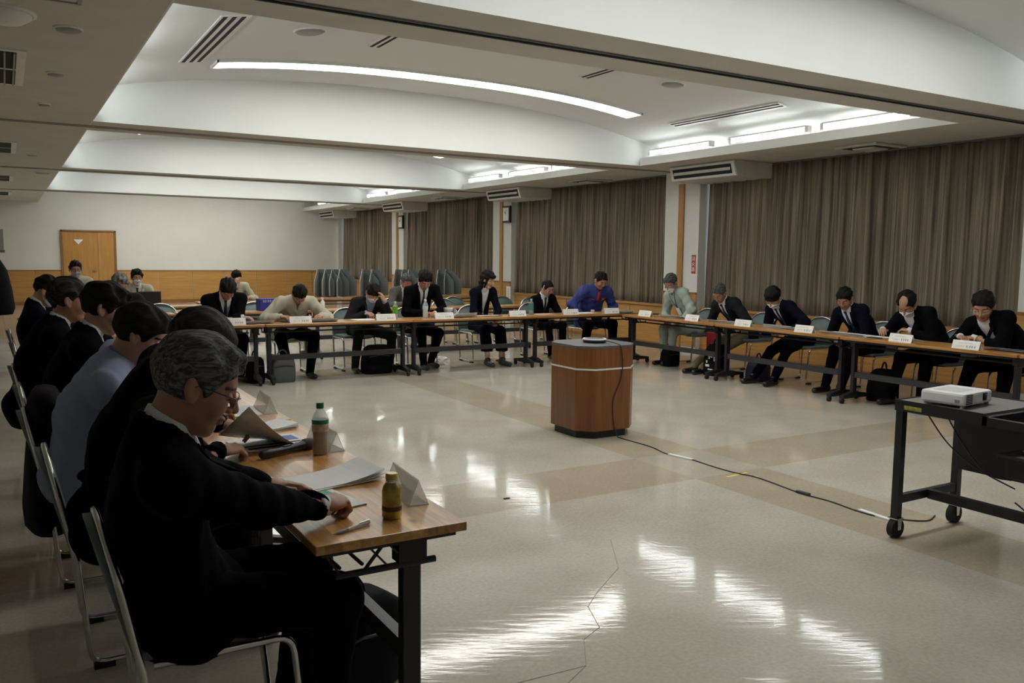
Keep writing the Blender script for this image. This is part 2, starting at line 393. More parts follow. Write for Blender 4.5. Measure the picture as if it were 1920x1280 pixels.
# walls
b = MB(); b.box(XW0, 10.1, YF, YF + .15, 0, 3.72); wb = struct(b.build('wall_back', M_wall))
b = MB(); b.box(XW0 - .15, XW0, YB, YF, 0, 3.72); wl = struct(b.build('wall_left', M_wall))
b = MB(); b.box(XW0, 10.1, YB - .15, YB, 0, 3.72); struct(b.build('wall_front', M_wall))
COLS = [(4.30, 5.11), (10.14, 10.95), (15.98, 16.79), (21.82, 22.63)]
wr = bpy.data.objects.new('wall_right', None); C.objects.link(wr); struct(wr)
b = MB(); b.box(9.95, 10.1, YB, YF, 0, 0.8); b.box(9.95, 10.1, YB, YF, 2.75, 3.72); b.box(9.95, 10.1, YB, 4.0, .8, 2.75)
b.build('spandrel', M_wall, wr)
for (a, c) in COLS + [(27.18, 27.4)]:
    b = MB(); b.box(9.5, 10.1, a, c, 0, ZS); b.build('column', M_wall, wr)
for (a, c) in COLS:
    b = MB(); b.box(9.47, 9.5, a + .34, a + .46, 0.0, ZS - .2); b.build('batten', M_pil, wr)
    for (p, q) in ((a, a + .335), (a + .465, c)):
        b = MB(); b.box(9.485, 9.5, p, q, 0.08, 0.93); b.build('panel', M_wains_y, wr)
    b = MB(); b.box(9.475, 9.5, a, c, .93, .96); b.build('cap_rail', M_trimwood, wr)
# window wall wainscot boards between the columns
BAYS = [(5.11, 10.14), (10.95, 15.98), (16.79, 21.82), (22.63, 27.18)]
pan = None
for (a, c) in BAYS:
    n = 5; wdt = (c - a) / n
    for i in range(n):
        b = MB(); b.box(9.60, 9.63, a + i * wdt + .006, a + (i + 1) * wdt - .006, 0.06, 0.69)
        b.build('panel', M_wains_y, wr)
    b = MB(); b.box(9.56, 9.95, a, c, .69, .72); b.build('window_sill', M_wains_y, wr)
for k, (a, c) in enumerate(BAYS):
    wn = MB(); wn.box(9.98, 10.0, a, c, .8, 2.75, 0)
    o = struct(wn.build('window_%d' % (k + 1), M_glass))
    fr = MB()
    for y in (a + .03, (a + c) / 2, c - .03): fr.box(9.96, 10.02, y - .03, y + .03, .8, 2.75)
    for z in (.82, 2.73): fr.box(9.96, 10.02, a, c, z - .025, z + .025)
    fr.build('window_frame', M_fix, o)
    rv = MB(); rv.box(9.72, 9.96, a, a + .012, .72, ZS); rv.box(9.72, 9.96, c - .012, c, .72, ZS); rv.build('reveal', M_white, o)
b = MB(); b.box(9.585, 9.6, YB, YF, 0, .06); struct(b.build('baseboard_right', M_trimwood))
# back wall wainscot with panels
seams = [-3.0, -2.0, -1.05, -.1, .7, 1.38]
seams2 = [2.80, 3.95, 4.90, 5.87, 6.84, 7.82, 8.66, 9.5]
for ss in (seams, seams2):
    for i in range(len(ss) - 1):
        b = MB(); b.box(ss[i] + .008, ss[i + 1] - .008, YF - .025, YF, 0.1, .955); b.build('panel', M_wains, wb)
    b = MB(); b.box(ss[0], ss[-1], YF - .035, YF, .955, .985); b.build('cap_rail', M_trimwood, wb)
    b = MB(); b.box(ss[0], ss[-1], YF - .03, YF, 0, .1); struct(b.build('baseboard_back', M_trimwood))
# door
d1 = bpy.data.objects.new('door_1', None); C.objects.link(d1); struct(d1); d1.location = (1.42, YF, 0)
b = MB()
b.box(-.05, 0, -.06, .0, 0, 2.12); b.box(1.34, 1.39, -.06, 0, 0, 2.12); b.box(-.05, 1.39, -.06, 0, 2.08, 2.13); b.build('door_frame', M_trimwood, d1)
b = MB(); b.box(0.005, .895, -.035, -.0, .01, 2.075); lf = b.build('door_leaf', M_door, d1)
b = MB(); b.box(.905, 1.335, -.035, -.0, .01, 2.075); b.build('door_leaf', M_door, d1)
b = MB(); b.bar((.845, -.035, .97), (.845, -.075, .97), .02, .02); b.bar((.845, -.075, .97), (.73, -.075, .97), .02, .015); b.build('door_handle', M_chrome, lf)
b = MB(); b.prism([(.28, 1.86), (.53, 1.86), (.405, 1.72)], 'y', -.038, -.034); o = b.build('marker', mat('bright marker', (.85, .85, .95), .4), lf); o['label'] = 'white downward triangle on the door'
# wall box at far left
b = MB(); b.box(-.5, -.02, YF - .18, YF - .0, 1.55, 2.1, bev=.01); o = b.build('wall_cabinet', mat('grey cabinet', (.25, .26, .24), .5)); tag(o, 'grey cabinet on the back wall left of the wooden door', 'cabinet')

# curtains
def curtain(y0, y1, label, seed, gap=0.0):
    rnd = random.Random(seed); n = int((y1 - y0) / 0.012); ph = 0; off = []
    wl_ = 0.16; t = 0; A = .04
    for i in range(n + 1):
        if t >= 1: t -= 1; wl_ = rnd.uniform(.12, .30); A = rnd.uniform(.03, .075)
        off.append(A * math.sin(2 * math.pi * t) + .012 * math.sin(2 * math.pi * t * 2 + 1)); t += .012 / wl_
    nz = 10; vs = []; fs = []
    for j in range(nz + 1):
        z = .725 + (2.88 - .725) * j / nz; g = .72 + .28 * (1 - j / nz)
        for i in range(n + 1):
            y = y0 + (y1 - y0) * i / n
            flare = (1 - j / nz) * .03 * math.sin(i * .013 + seed)
            pull = gap * math.sin(math.pi * min(1, j / nz * 1.0)) * max(0, 1 - (i / n) * 8) if False else 0
            yy = y + flare
            if gap and i > n * .93: yy -= gap * (j / nz) * ((i / n - .93) / .07)
            vs.append((9.665 + off[i] * g * .9 - .02 * (1 - j / nz), yy, z))
    for j in range(nz):
        for i in range(n):
            a = j * (n + 1) + i; fs.append((a, a + 1, a + n + 2, a + n + 1))
    b = MB(); b.add(vs, fs, 0, True)
    th = thing('curtain', label, 'curtain', (0, 0, 0), 0, 'brown curtains along the window wall')
    th.location = (9.66, (y0 + y1) / 2, .725)
    o = b.build('drape', M_curt, th); o.location = (-9.66, -(y0 + y1) / 2, -.725)
    so = o.modifiers.new('thick', 'SOLIDIFY'); so.thickness = .004
    r = MB(); r.box(9.64, 9.69, y0, y1, 2.875, 2.899); q = r.build('curtain_rail', M_rail, th); q.location = (-9.66, -(y0 + y1) / 2, -.725)
    return th
curtain(5.14, 10.13, 'nearest brown pleated curtain, right of the column with the red sign', 1, .02)
curtain(10.97, 15.97, 'brown pleated curtain left of the column with the red sign, behind the man in blue', 2, .02)
curtain(16.81, 21.81, 'brown pleated curtain second from the back wall, behind the grey booths', 3, .02)
curtain(22.64, 27.16, 'farthest brown pleated curtain, next to the white back wall', 4, .04)

# ================================================================== CEILING FITTINGS
def tube_light(y0, y1, label, x=8.45, sgn=1):
    t = thing('tube_light', label, 'lamp', (x, (y0 + y1) / 2, 3.075), 0, 'fluorescent tubes in the ceiling trough'); h = (y1 - y0) / 2
    b = MB(); b.tube([(0, -h + .02, 0), (0, h - .02, 0)], .019, 8); b.build('tube', M_tube, t)
    b = MB(); b.box(-.028 if sgn > 0 else -.055, .05 if sgn > 0 else -.018, -h, h, .034, .055)
    b.box(-.02, .05, -h - .035, -h + .015, -.03, .05); b.box(-.02, .05, h - .015, h + .035, -.03, .05); b.build('batten', M_fix, t)
    return t
runs = [(5.80, 6.95), (7.2, 8.45), (8.85, 10.12)]
coffers = [(-0.62, 0), (5.22, 1), (11.06, 2), (16.90, 3), (22.74, 4)]
names = ['bay above the camera', 'nearest visible ceiling bay', 'second ceiling bay', 'third ceiling bay', 'farthest ceiling bay']
for base, k in coffers:
    for j, (a, c) in enumerate(runs):
        y0, y1 = base + (a - 5.22), base + (c - 5.22)
        if y1 > YF - .3: continue
        pos = ['near', 'middle', 'far'][j]
        tube_light(y0, y1, '%s lit fluorescent tube over the curtains in the %s' % (pos, names[k]))
        tube_light(y0, y1, '%s lit fluorescent tube hidden in the left trough of the %s' % (pos, names[k]), x=.80, sgn=-1)
def strip_light(yc, label, n=4):
    t = thing('strip_light', label, 'lamp', (4.67, yc, 3.5), 0, 'curved strip lights across the vault')
    x0, x1 = 1.95, 7.40
    for i in range(n):
        a = x0 + (x1 - x0) * i / n + .012; c = x0 + (x1 - x0) * (i + 1) / n - .012
        vs = []; m = 8
        for q in range(m + 1):
            x = a + (c - a) * q / m
            for (dy, dz) in ((-.15, 0), (.15, 0), (.15, .012), (-.15, .012)): vs.append((x - 4.67, dy, vz(x) - .022 + dz - 3.5))
        fs = [(0, 1, 2, 3), tuple(m * 4 + k for k in (3, 2, 1, 0))]
        for q in range(m):
            for k in range(4): fs.append((q * 4 + k, (q + 1) * 4 + k, (q + 1) * 4 + (k + 1) % 4, q * 4 + (k + 1) % 4))
        b = MB(); b.add(vs, fs); b.build('diffuser', M_strip, t)
    b = MB()
    m = 24; pts = [x0 - .03 + (x1 - x0 + .06) * q / m for q in range(m + 1)]
    for s_ in (-1, 1):
        for q in range(m): b.bar((pts[q] - 4.67, s_ * .165, vz(pts[q]) - .012 - 3.5), (pts[q + 1] - 4.67, s_ * .165, vz(pts[q + 1]) - .012 - 3.5), .02, .03)
    for x in (x0 - .02, x1 + .02): b.box(x - 4.67 - .01, x - 4.67 + .01, -.175, .175, vz(x) - 3.5 - .03, vz(x) - 3.5)
    b.build('frame', M_fix, t)
for base, k in coffers:
    if base + 4.03 < YF - 1: strip_light(base + 4.03, 'curved white strip light arching across the %s, far side' % names[k])
    if k == 4: strip_light(25.4, 'added unseen strip light in the farthest ceiling bay, brightening the back wall')  # extra unseen strip, added to brighten the back wall
    if k in (1, 2, 4): strip_light(base + 1.05, 'curved white strip light arching across the %s, near side' % names[k])

def slot_vent(x, y0, y1, n, label, w=.05):
    t = thing('slot_vent', label, 'vent', (x, (y0 + y1) / 2, vz(x)), 0); h = (y1 - y0) / 2
    t.rotation_euler = (0, math.atan2(-(vz(x + .05) - vz(x - .05)), .1), 0)
    tot = n * w + (n + 1) * .02
    b = MB(); b.box(-tot / 2, tot / 2, -h - .02, h + .02, -.012, .004); b.build('frame', M_fix, t)
    for i in range(n):
        xx = -tot / 2 + .02 + i * (w + .02); b = MB(); b.box(xx, xx + w * .62, -h, h, -.015, -.011); b.build('slot', M_dark, t)
slot_vent(1.68, 7.2, 9.1, 3, 'long slotted air vent at the left end of the nearest vault', .055)
slot_vent(3.25, 7.35, 8.15, 2, 'short slotted vent left of the middle of the nearest vault', .05)
slot_vent(5.85, 7.4, 8.2, 2, 'short slotted vent right of the middle of the nearest vault', .05)
slot_vent(8.0, 7.2, 9.1, 2, 'long slotted air vent beside the tube lights of the nearest vault', .05)
def round_vent(x, y, z, r, label, dome=False, name='round_vent', cat='vent'):
    t = thing(name, label, cat, (x, y, z), 0)
    if z > 3: t.rotation_euler = (0, math.atan2(-(vz(x + .05) - vz(x - .05)), .1), 0)
    b = MB(); b.lathe([(r * 1.15, .0), (r * 1.15, -.01), (r, -.014), (r, 0)], 24); b.build('rim', M_fix, t)
    if dome:
        b = MB(); b.lathe([(r, -.01), (r * .97, -.03), (r * .75, -.055), (r * .3, -.066), (.001, -.067)], 24); b.build('dome', M_fix, t)
    else:
        b = MB(); b.lathe([(r * .95, -.014), (r * .9, -.022), (r * .4, -.026), (.001, -.026)], 24); b.build('disc', M_grille, t)
round_vent(2.45, 7.72, vz(2.45), .13, 'round grey vent on the nearest vault, left one')
round_vent(6.75, 7.72, vz(6.75), .13, 'round grey vent on the nearest vault, right one')
round_vent(.03, 5.95, ZS, .17, 'white domed smoke detector on the left soffit', True, 'smoke_detector', 'detector')
round_vent(.40, 6.15, ZS, .075, 'round recessed lamp on the left soffit beside the smoke detector', False, 'downlight', 'lamp')
round_vent(.40, 7.72, ZS, .06, 'small round fitting on the left soffit beside the dark grille', False, 'downlight', 'lamp')
round_vent(.38, 9.35, ZS, .05, 'small round fitting on the left soffit before the first beam', False, 'downlight', 'lamp')
round_vent(.40, 14.3, ZS, .07, 'small round fitting on the left soffit past the first beam', False, 'downlight', 'lamp')
round_vent(.64, 17.4, ZS, .12, 'white round fitting on the left soffit past the second beam', False, 'downlight', 'lamp')
for (y, lb) in ((7.7, 'nearest dark louvred grille on the left soffit'), (13.5, 'dark louvred grille on the left soffit past the first beam'), (19.1, 'dark louvred grille on the left soffit past the second beam'), (24.1, 'farthest dark louvred grille on the left soffit')):
    t = thing('ceiling_grille', lb, 'vent', (-.25, y, ZS), 0)
    b = MB(); b.box(-.44, .44, -.72, .72, -.012, 0); b.build('frame', M_fix, t)
    for (a, c) in ((-.66, -.03), (.03, .66)):
        b = MB(); b.box(-.38, .38, a, c, -.014, -.011); b.build('opening', M_dark, t)
    if y < 8:
        for (a, c) in ((-.66, -.03), (.03, .66)):
            for i in range(13):
                b = MB(); x = -.36 + i * .06; b.box(x, x + .012, a, c, -.026, -.012); b.build('louvre', M_grille, t)
t = thing('ceiling_hatch', 'square access hatch outline on the left soffit above the camera', 'hatch', (.1, 5.2, ZS), 0)
b = MB()
for (x0, x1, y0, y1) in ((-.33, .33, -.33, -.31), (-.33, .33, .31, .33), (-.33, -.31, -.33, .33), (.31, .33, -.33, .33)): b.box(x0, x1, y0, y1, -.008, 0)
b.build('frame', M_grille, t); b = MB(); b.box(-.30, .30, -.30, .30, -.004, 0); b.build('cover', M_soffit, t)
# soffit cassettes by the curtains
for (y, lb) in ((6.85, 'square flush air diffuser in the soffit above the nearest curtain'), (12.7, 'square flush air diffuser in the soffit above the curtain behind the man in blue'), (18.5, 'square flush air diffuser above the third curtain'), (24.4, 'square flush air diffuser above the farthest curtain')):
    t = thing('ceiling_diffuser', lb, 'vent', (9.2, y, ZS), 0)
    b = MB(); b.box(-.30, .30, -.30, .30, -.03, 0, bev=.01); b.build('frame', M_ac, t)
    for s_ in (-1, 1):
        b = MB(); b.box(s_ * .2 - .03, s_ * .2 + .03, -.24, .24, -.034, -.028); b.build('slot', M_dark, t)
        b = MB(); b.box(-.14, .14, s_ * .2 - .03, s_ * .2 + .03, -.034, -.028); b.build('slot', M_dark, t)
    b = MB(); b.box(-.15, .15, -.15, .15, -.05, -.02, bev=.015); b.build('panel', M_ac, t)
# air units at columns
for (y, lb) in ((9.48, 'nearest boxy white air unit under the soffit, by the column with the red sign'), (15.32, 'boxy white air unit at the second column, above the first clock'), (21.16, 'boxy white air unit at the third column'), (26.6, 'farthest boxy white air unit in the back corner')):
    t = thing('air_unit', lb, 'air conditioner', (9.3, y, 2.68), 0, 'ceiling air units on the columns'); h = .68
    b = MB(); b.prism([(-.42, .20), (-.36, 0.0), (.40, 0.0), (.40, .215), (-.42, .215)], 'y', -h, h); b.build('case', M_ac, t)
    M = Matrix.Translation((-.395, 0, .105)) @ Matrix.Rotation(math.atan2(.06, .2) * -1, 4, 'Y')
    b = MB(); b.box(-.012, .0, -h + .01, h - .01, -.10, .10, 0, M); b.build('front_frame', M_fix, t)
    b = MB(); b.box(-.016, -.0115, -h + .07, h - .07, -.07, .07, 0, M); b.build('outlet', M_dark, t)
    M2 = M @ Matrix.Translation((-.02, 0, .0)) @ Matrix.Rotation(.35, 4, 'Y')
    b = MB(); b.box(-.004, .004, -h + .09, h - .09, -.02, .055, 0, M2); b.build('flap', M_ac, t)
# clocks
for (x, y, z, lb) in ((9.46, 16.22, 2.42, 'square framed clock on the second column'), (9.46, 22.0, 2.42, 'square framed clock on the third column')):
    t = thing('wall_clock', lb, 'clock', (9.49, y - .12, z), 0)
    b = MB(); b.box(-.06, .0, -.15, .15, -.18, .18, bev=.01); b.build('case', mat('dark clock case', (.03, .02, .018), .4), t)
    b = MB(); b.box(-.065, -.06, -.115, .115, -.14, .14); b.build('dial', M_paper, t)
    b = MB(); b.bar((-.068, 0, 0), (-.068, .05, .06), .01, .004); b.bar((-.068, 0, 0), (-.068, -.03, .09), .008, .004); b.build('hand', M_ink, t)

# text helper
def text_mesh(name, s, size, m, parent, M, extr=.0006):
    cu = bpy.data.curves.new(name, 'FONT'); cu.body = s; cu.size = size; cu.align_x = 'CENTER'; cu.align_y = 'CENTER'; cu.extrude = extr; cu.resolution_u = 2
    o = bpy.data.objects.new(name, cu); C.objects.link(o)
    me = bpy.data.meshes.new_from_object(o.evaluated_get(bpy.context.evaluated_depsgraph_get()))
    bpy.data.objects.remove(o)
    me.transform(M); me.materials.clear(); me.materials.append(m)
    return link(name, me, parent)
def glyphs(b, x0, x1, z0, z1, n, mi, plane, rnd):
    """rows of tiny illegible strokes, written on a plane given by a function (u,v)->point"""
    wd = (x1 - x0) / n
    for i in range(n):
        u0 = x0 + i * wd + wd * .1; u1 = u0 + wd * .78
        for q in range(3):
            v = z0 + (z1 - z0) * (q + .3) / 3.2; a = rnd.uniform(u0, u0 + (u1 - u0) * .4)
            ps = [plane(a, v), plane(u1, v), plane(u1, v + (z1 - z0) * .1), plane(a, v + (z1 - z0) * .1)]; b.add(ps, [(0, 1, 2, 3)], mi)
        u = rnd.uniform(u0, u1 - wd * .1); ps = [plane(u, z0), plane(u + wd * .12, z0), plane(u + wd * .12, z1), plane(u, z1)]; b.add(ps, [(0, 1, 2, 3)], mi)
# red sign on the column
t = thing('fire_extinguisher_sign', 'red vertical sign with white characters on the nearest column', 'sign', (9.5, 10.23, 1.41), 0)
b = MB(); b.box(-.006, 0, -.045, .045, -.15, .15); b.build('plate', mat('sign red', (.45, .03, .03), .5), t)
for i, chx in enumerate('消火器'):
    M = Matrix.Translation((-.008, 0, .085 - i * .085)) @ Matrix.Rotation(-math.pi / 2, 4, 'Z') @ Matrix.Rotation(math.pi / 2, 4, 'X')
    text_mesh('character', chx, .078, M_paper, t, M)
t = thing('notice', 'small white vertical notice on the wood panel of the second column', 'sign', (9.485, 16.04, .68), 0)
b = MB(); b.box(-.006, 0, -.09, .09, -.17, .17); b.build('sheet', M_paper, t)
b = MB(); rnd = random.Random(3)
for i in range(5): glyphs(b, -.035, .035, .09 - i * .055, .13 - i * .055, 1, 0, lambda u, v: (-.0075, u, v), rnd)
b.build('lettering', mat('red ink', (.35, .05, .05), .7), t)

# ================================================================== FURNITURE
def make_table(name='folding_table', feet=True):
    t = thing(name, '', 'table')
    b = MB(); b.box(-.235, .235, -.908, .908, .672, .70, bev=.003); b.build('tabletop', M_top, t)
    b = MB()
    for x in (-.19, .19): b.box(x - .012, x + .012, -.87, .87, .650, .672)
    for y in (-.875, .875): b.box(-.21, .21, y - .008, y + .008, .655, .672)
    b.build('apron_rail', M_black, t)
    for s in (-1, 1):
        y = s * .84
        b = MB(); b.box(.045, .105, y - .02, y + .02, .09, .66, bev=.004); b.box(.03, .12, y - .028, y + .028, .59, .672); lg = b.build('leg', M_black, t)
        b = MB(); b.prism([(-.20, .055), (.26, .055), (.26, .085), (.10, .12), (.05, .12), (-.20, .085)], 'y', y - .025, y + .025); ft = b.build('foot', M_black, t)
        for x in (-.19, .25):
            b = MB(); b.tube([(x, y - .012, .03), (x, y + .012, .03)], .03, 12); b.box(x - .012, x + .012, y - .02, y + .02, .03, .062); b.build('caster', M_rubber, ft)
    b = MB(); b.box(.055, .095, -.82, .82, .27, .33); b.build('stretcher', M_gsteel, t)
    # rack under the top
    b = MB()
    for x in (-.13, -.06): b.tube([(x, -.80, .585), (x, .80, .585)], .006, 6)
    b.tube([(-.165, -.86, .585), (.15, -.86, .585)], .011, 8); b.tube([(-.165, .86, .585), (.15, .86, .585)], .011, 8)
    for y in (-.86, .86):
        b.bar((-.15, y, .59), (-.20, y, .665), .012, .006); b.bar((-.08, y, .585), (-.01, y, .665), .012, .006); b.bar((-.07, y, .665), (0.0, y, .585), .012, .006)
        b.bar((-.01, y, .665), (.05, y, .60), .012, .006)
    b.build('shelf_rack', M_black, t)
    return t
T0 = make_table()
def place_table(x, y, rz, label, group, first=[True]):
    if first[0]:
        first[0] = False; T0.location = (x, y, 0); T0.rotation_euler = (0, 0, rz); T0['label'] = label; T0['group'] = group; return T0
    return dup(T0, (x, y, 0), rz, label, group)
H = math.pi / 2
for i, (y, lb) in enumerate([(3.12, 'varnished pine folding table nearest the camera, with the gold coffee bottle'), (4.95, 'second pine folding table of the left row, before the man in pale blue'), (6.78, 'third pine folding table of the left row'), (8.61, 'farthest pine folding table of the left row, at the back corner')]):
    place_table(.935, y, 0, lb, 'folding tables of the left row')
for x, lb in ((1.62, 'leftmost pine folding table of the far row, in front of the white-haired man'), (3.45, 'pine folding table of the far row under the man in the beige jacket'), (5.28, 'pine folding table of the far row under the woman in navy'), (7.11, 'rightmost pine folding table of the far row, before the man in blue')):
    place_table(x - .02, 9.915, -H, lb, 'folding tables of the far row')
for y, lb in ((8.60, 'pine folding table of the right row before the man in pale green'), (6.76, 'middle pine folding table of the right row'), (4.92, 'pine folding table of the right row behind the projector'), (3.08, 'nearest pine folding table of the right row, cut by the picture edge')):
    place_table(7.735, y, math.pi, lb, 'folding tables of the right row')
for x, lb in ((1.0, 'second-row table at the left, behind the white-haired man'), (2.85, 'second-row table behind the man with crossed arms'), (4.70, 'second-row table behind the man holding his forehead'), (6.55, 'second-row table at the right, behind the woman in navy')):
    place_table(x, 12.05, -H, lb, 'empty tables of the second row')
for x, y, lb in ((1.7, 13.75, 'table with the laptop near the back'), (3.6, 14.6, 'table before the masked person in beige by the back wall'), (5.5, 15.2, 'table carrying the left group of grey booths'), (7.4, 15.2, 'table carrying the right group of grey booths')):
    place_table(x, y, -H, lb, 'tables at the back of the room')

def make_chair():
    t = thing('folding_chair', '', 'chair')           # faces local +x
    # back: rounded arch panel
    def arch(w0, w1, z0, z1, n=14):
        pts = [(-w0, z0)]
        for i in range(n + 1):
            a = math.pi - math.pi * i / n
            pts.append((w1 * math.cos(a), z1 - .16 + .16 * math.sin(a)))
        pts.append((w0, z0)); return pts
    def bx(z): return -.16 - (z - .44) * .22
    A = arch(.205, .215, .44, .79)
    vs = []; n = len(A)
    for dx in (-.012, .012):
        for (y, z) in A: vs.append((bx(z) + dx - .02 * (1 - (y / .22) ** 2), y * .97, z * .985 + .006))
    cen = [(bx(.6) - .032, 0, .62), (bx(.6) - .008, 0, .62)]
    vs += cen; fs = []
    for i in range(n):
        j = (i + 1) % n; fs += [(i, j, 2 * n), (n + j, n + i, 2 * n + 1), (i, n + i, n + j, j)]
    b = MB(); b.add(vs, fs, 0, True); b.build('backrest', M_chairpad, t)
    # frame: one tube, back arch down to floor runners and up to the seat front
    def rnd_path(P, r=.045, m=4):
        out = [Vector(P[0])]
        for i in range(1, len(P) - 1):
            p = Vector(P[i]); a = (Vector(P[i - 1]) - p); c = (Vector(P[i + 1]) - p); ra = min(r, a.length * .45); rc_ = min(r, c.length * .45)
            a = p + a.normalized() * ra; c = p + c.normalized() * rc_
            for k in range(m + 1): u = k / m; out.append(a * (1 - u) ** 2 + p * 2 * u * (1 - u) + c * u * u)
        out.append(Vector(P[-1])); return out
    b = MB()
    left = [(-.13, -.215, .42), (.24, -.215, .42), (.28, -.215, .02), (-.12, -.215, .02), (-.155, -.215, .40)]
    arc = [(bx(z), y, z) for (y, z) in A[1:-1]]
    path = rnd_path(left, .05) + [Vector(p) for p in arc] + list(reversed([Vector((p.x, -p.y, p.z)) for p in rnd_path(left, .05)]))
    b.tube(path, .0105, 8); b.build('frame', M_chrome, t)
    b = MB(); b.box(-.17, .25, -.20, .20, .425, .455, bev=.012); b.build('seat', M_chairpad, t)
    for x in (-.08, .23):
        for y in (-.215, .215):
            b = MB(); b.box(x - .035, x + .035, y - .015, y + .015, 0, .018); b.build('foot_pad', M_rubber, t)
    return t
CH0 = make_chair()
def place_chair(x, y, rz, label, group, first=[True]):
    if first[0]:
        first[0] = False; CH0.location = (x, y, 0); CH0.rotation_euler = (0, 0, rz); CH0['label'] = label; CH0['group'] = group; return CH0
    return dup(CH0, (x, y, 0), rz, label, group)

# podium
t = thing('podium', 'dark wooden podium with cut corners and black base in the middle of the floor', 'podium', (4.31, 5.86, 0), 0)
def octa(hx, hy, c): return [(-hx + c, -hy), (hx - c, -hy), (hx, -hy + c), (hx, hy - c), (hx - c, hy), (-hx + c, hy), (-hx, hy - c), (-hx, -hy + c)]
b = MB(); b.prism(octa(.27, .27, .11), 'z', 0, .075); b.build('base', M_black, t)
b = MB(); b.prism(octa(.30, .30, .12), 'z', .065, .755); b.build('body', M_podium, t)
b = MB(); b.prism(octa(.302, .302, .12), 'z', .755, .775); b.build('top', M_podtop, t)
b = MB(); b.prism(octa(.304, .304, .122), 'z', .575, .588); b.build('white_band', M_wstrip, t)
t = thing('conference_speaker', 'flat round dark speaker with white rim on the podium', 'speaker', (4.33, 5.86, .776), 0)
b = MB(); b.lathe([(.09, 0), (.10, .004), (.10, .02), (.098, .022)], 28); b.build('base', mat('dark blue plastic', (.01, .012, .03), .3), t)
b = MB(); b.lathe([(.10, .02), (.104, .024), (.104, .03), (.10, .034)], 28); b.build('rim', M_wstrip, t)
b = MB(); b.lathe([(.10, .03), (.07, .038), (.001, .042)], 28); b.build('cover', M_black, t)
def cable(pts, label, name='power_cable', r=.004, m=None):
    o = bpy.data.objects.new(name, None)
    # smooth path
    P = [Vector(p) for p in pts]; out = []
    for i in range(len(P) - 1):
        p0 = P[max(i - 1, 0)]; p1 = P[i]; p2 = P[i + 1]; p3 = P[min(i + 2, len(P) - 1)]
        for k in range(5):
            u = k / 5; out.append(0.5 * ((2 * p1) + (p2 - p0) * u + (2 * p0 - 5 * p1 + 4 * p2 - p3) * u * u + (3 * p1 - p0 - 3 * p2 + p3) * u ** 3))
    out.append(P[-1]); b = MB(); b.tube(out, r, 6); o = b.build(name, m or M_cable); return tag(o, label, 'cable')
cable([(4.36, 5.78, .80), (4.37, 5.60, .785), (4.375, 5.552, .76), (4.40, 5.552, .62), (4.38, 5.552, .48), (4.31, 5.552, .33), (4.31, 5.552, .18), (4.33, 5.552, .08), (4.34, 5.53, .02), (4.35, 5.49, .005), (4.36, 5.13, .005), (4.31, 4.9, .005), (4.32, 4.78, .005), (4.35, 4.66, .005), (4.34, 4.4, .005), (4.35, 4.19, .005), (4.39, 4.02, .005), (4.34, 3.62, .005), (4.355, 3.4, .005), (4.33, 3.2, .005), (4.34, 3.05, .005), (4.41, 2.95, .005), (4.52, 2.86, .005), (4.66, 2.90, .005)], 'thin black cable from the podium across the floor to the cart')
for (x, y, rz, lb, nm, m_) in ((4.33, 4.74, 1.75, 'clear tape holding the cable near the podium', 'cable_tape', M_paper), (4.35, 3.08, 1.5, 'clear tape holding the cable beside the cart wheel', 'cable_tape', M_paper)):
    b = MB(); b.box(-.11, .11, -.016, .016, 0.0005, .0112); o = b.build(nm, m_); o.location = (x, y, 0); o.rotation_euler = (0, 0, rz); tag(o, lb, 'tape')
b = MB(); b.box(-.05, .05, -.014, .014, .0005, .018, bev=.004); o = b.build('cable_connector', M_gsteel); o.location = (4.345, 3.60, 0); o.rotation_euler = (0, 0, 1.6); tag(o, 'small connector block in the floor cable', 'connector')
t = thing('floor_mark', 'yellow tape mark on the floor under the cable', 'tape', (4.33, 4.16, 0), 0)
b = MB(); b.box(-.11, .11, -.007, .007, .0005, .0015); o = b.build('strip', mat('yellow tape', (.75, .68, .05), .6), t); o.rotation_euler = (0, 0, .1)
b = MB(); b.box(-.08, .08, -.007, .007, .0016, .0024); o = b.build('strip', mat('yellow tape', (.75, .68, .05), .6), t); o.rotation_euler = (0, 0, -1.1); o.location = (.05, -.04, 0)
b = MB(); b.box(-.02, .02, -.008, .008, .0005, .006); o = b.build('floor_scrap', M_black); o.location = (2.62, 4.43, 0); tag(o, 'tiny dark scrap on the floor left of the podium', 'scrap')

# cart
t = thing('equipment_cart', 'black steel equipment cart on casters holding the projector', 'cart', (4.38, 2.25, 0), 0)
X0, X1 = -.29, .29; Y0, Y1 = -.62, .55
b = MB(); b.box(X0, X1, Y1 - .46, Y1, .742, .755); b.build('top_board', M_cart, t)
b = MB()
for x in (X0, X1 - .03): b.box(x, x + .03, Y0, Y1, .70, .742)
for y in (Y0, Y1 - .03, Y1 - .49): b.box(X0, X1, y, y + .03, .70, .742)
for x in (X0 - .005, X1): b.box(x, x + .005, Y1 - .47, Y1 + .005, .70, .76)
b.box(X0, X1, Y1, Y1 + .006, .70, .76); b.build('top_frame', M_black, t)
for x in (X0 + .02, X1 - .02):
    for y in (Y0 + .02, Y1 - .02):
        b = MB(); b.box(x - .02, x + .02, y - .02, y + .02, .105, .72); lg = b.build('leg', M_black, t)
for y in (Y0 + .02, Y1 - .02):
    b = MB(); b.box(X0 + .04, X1 - .04, y - .015, y + .015, .19, .235); b.build('cross_bar', M_black, t)
b = MB(); b.box(-.02, .02, Y0 + .035, Y1 - .035, .185, .235); b.build('floor_bar', M_black, t)
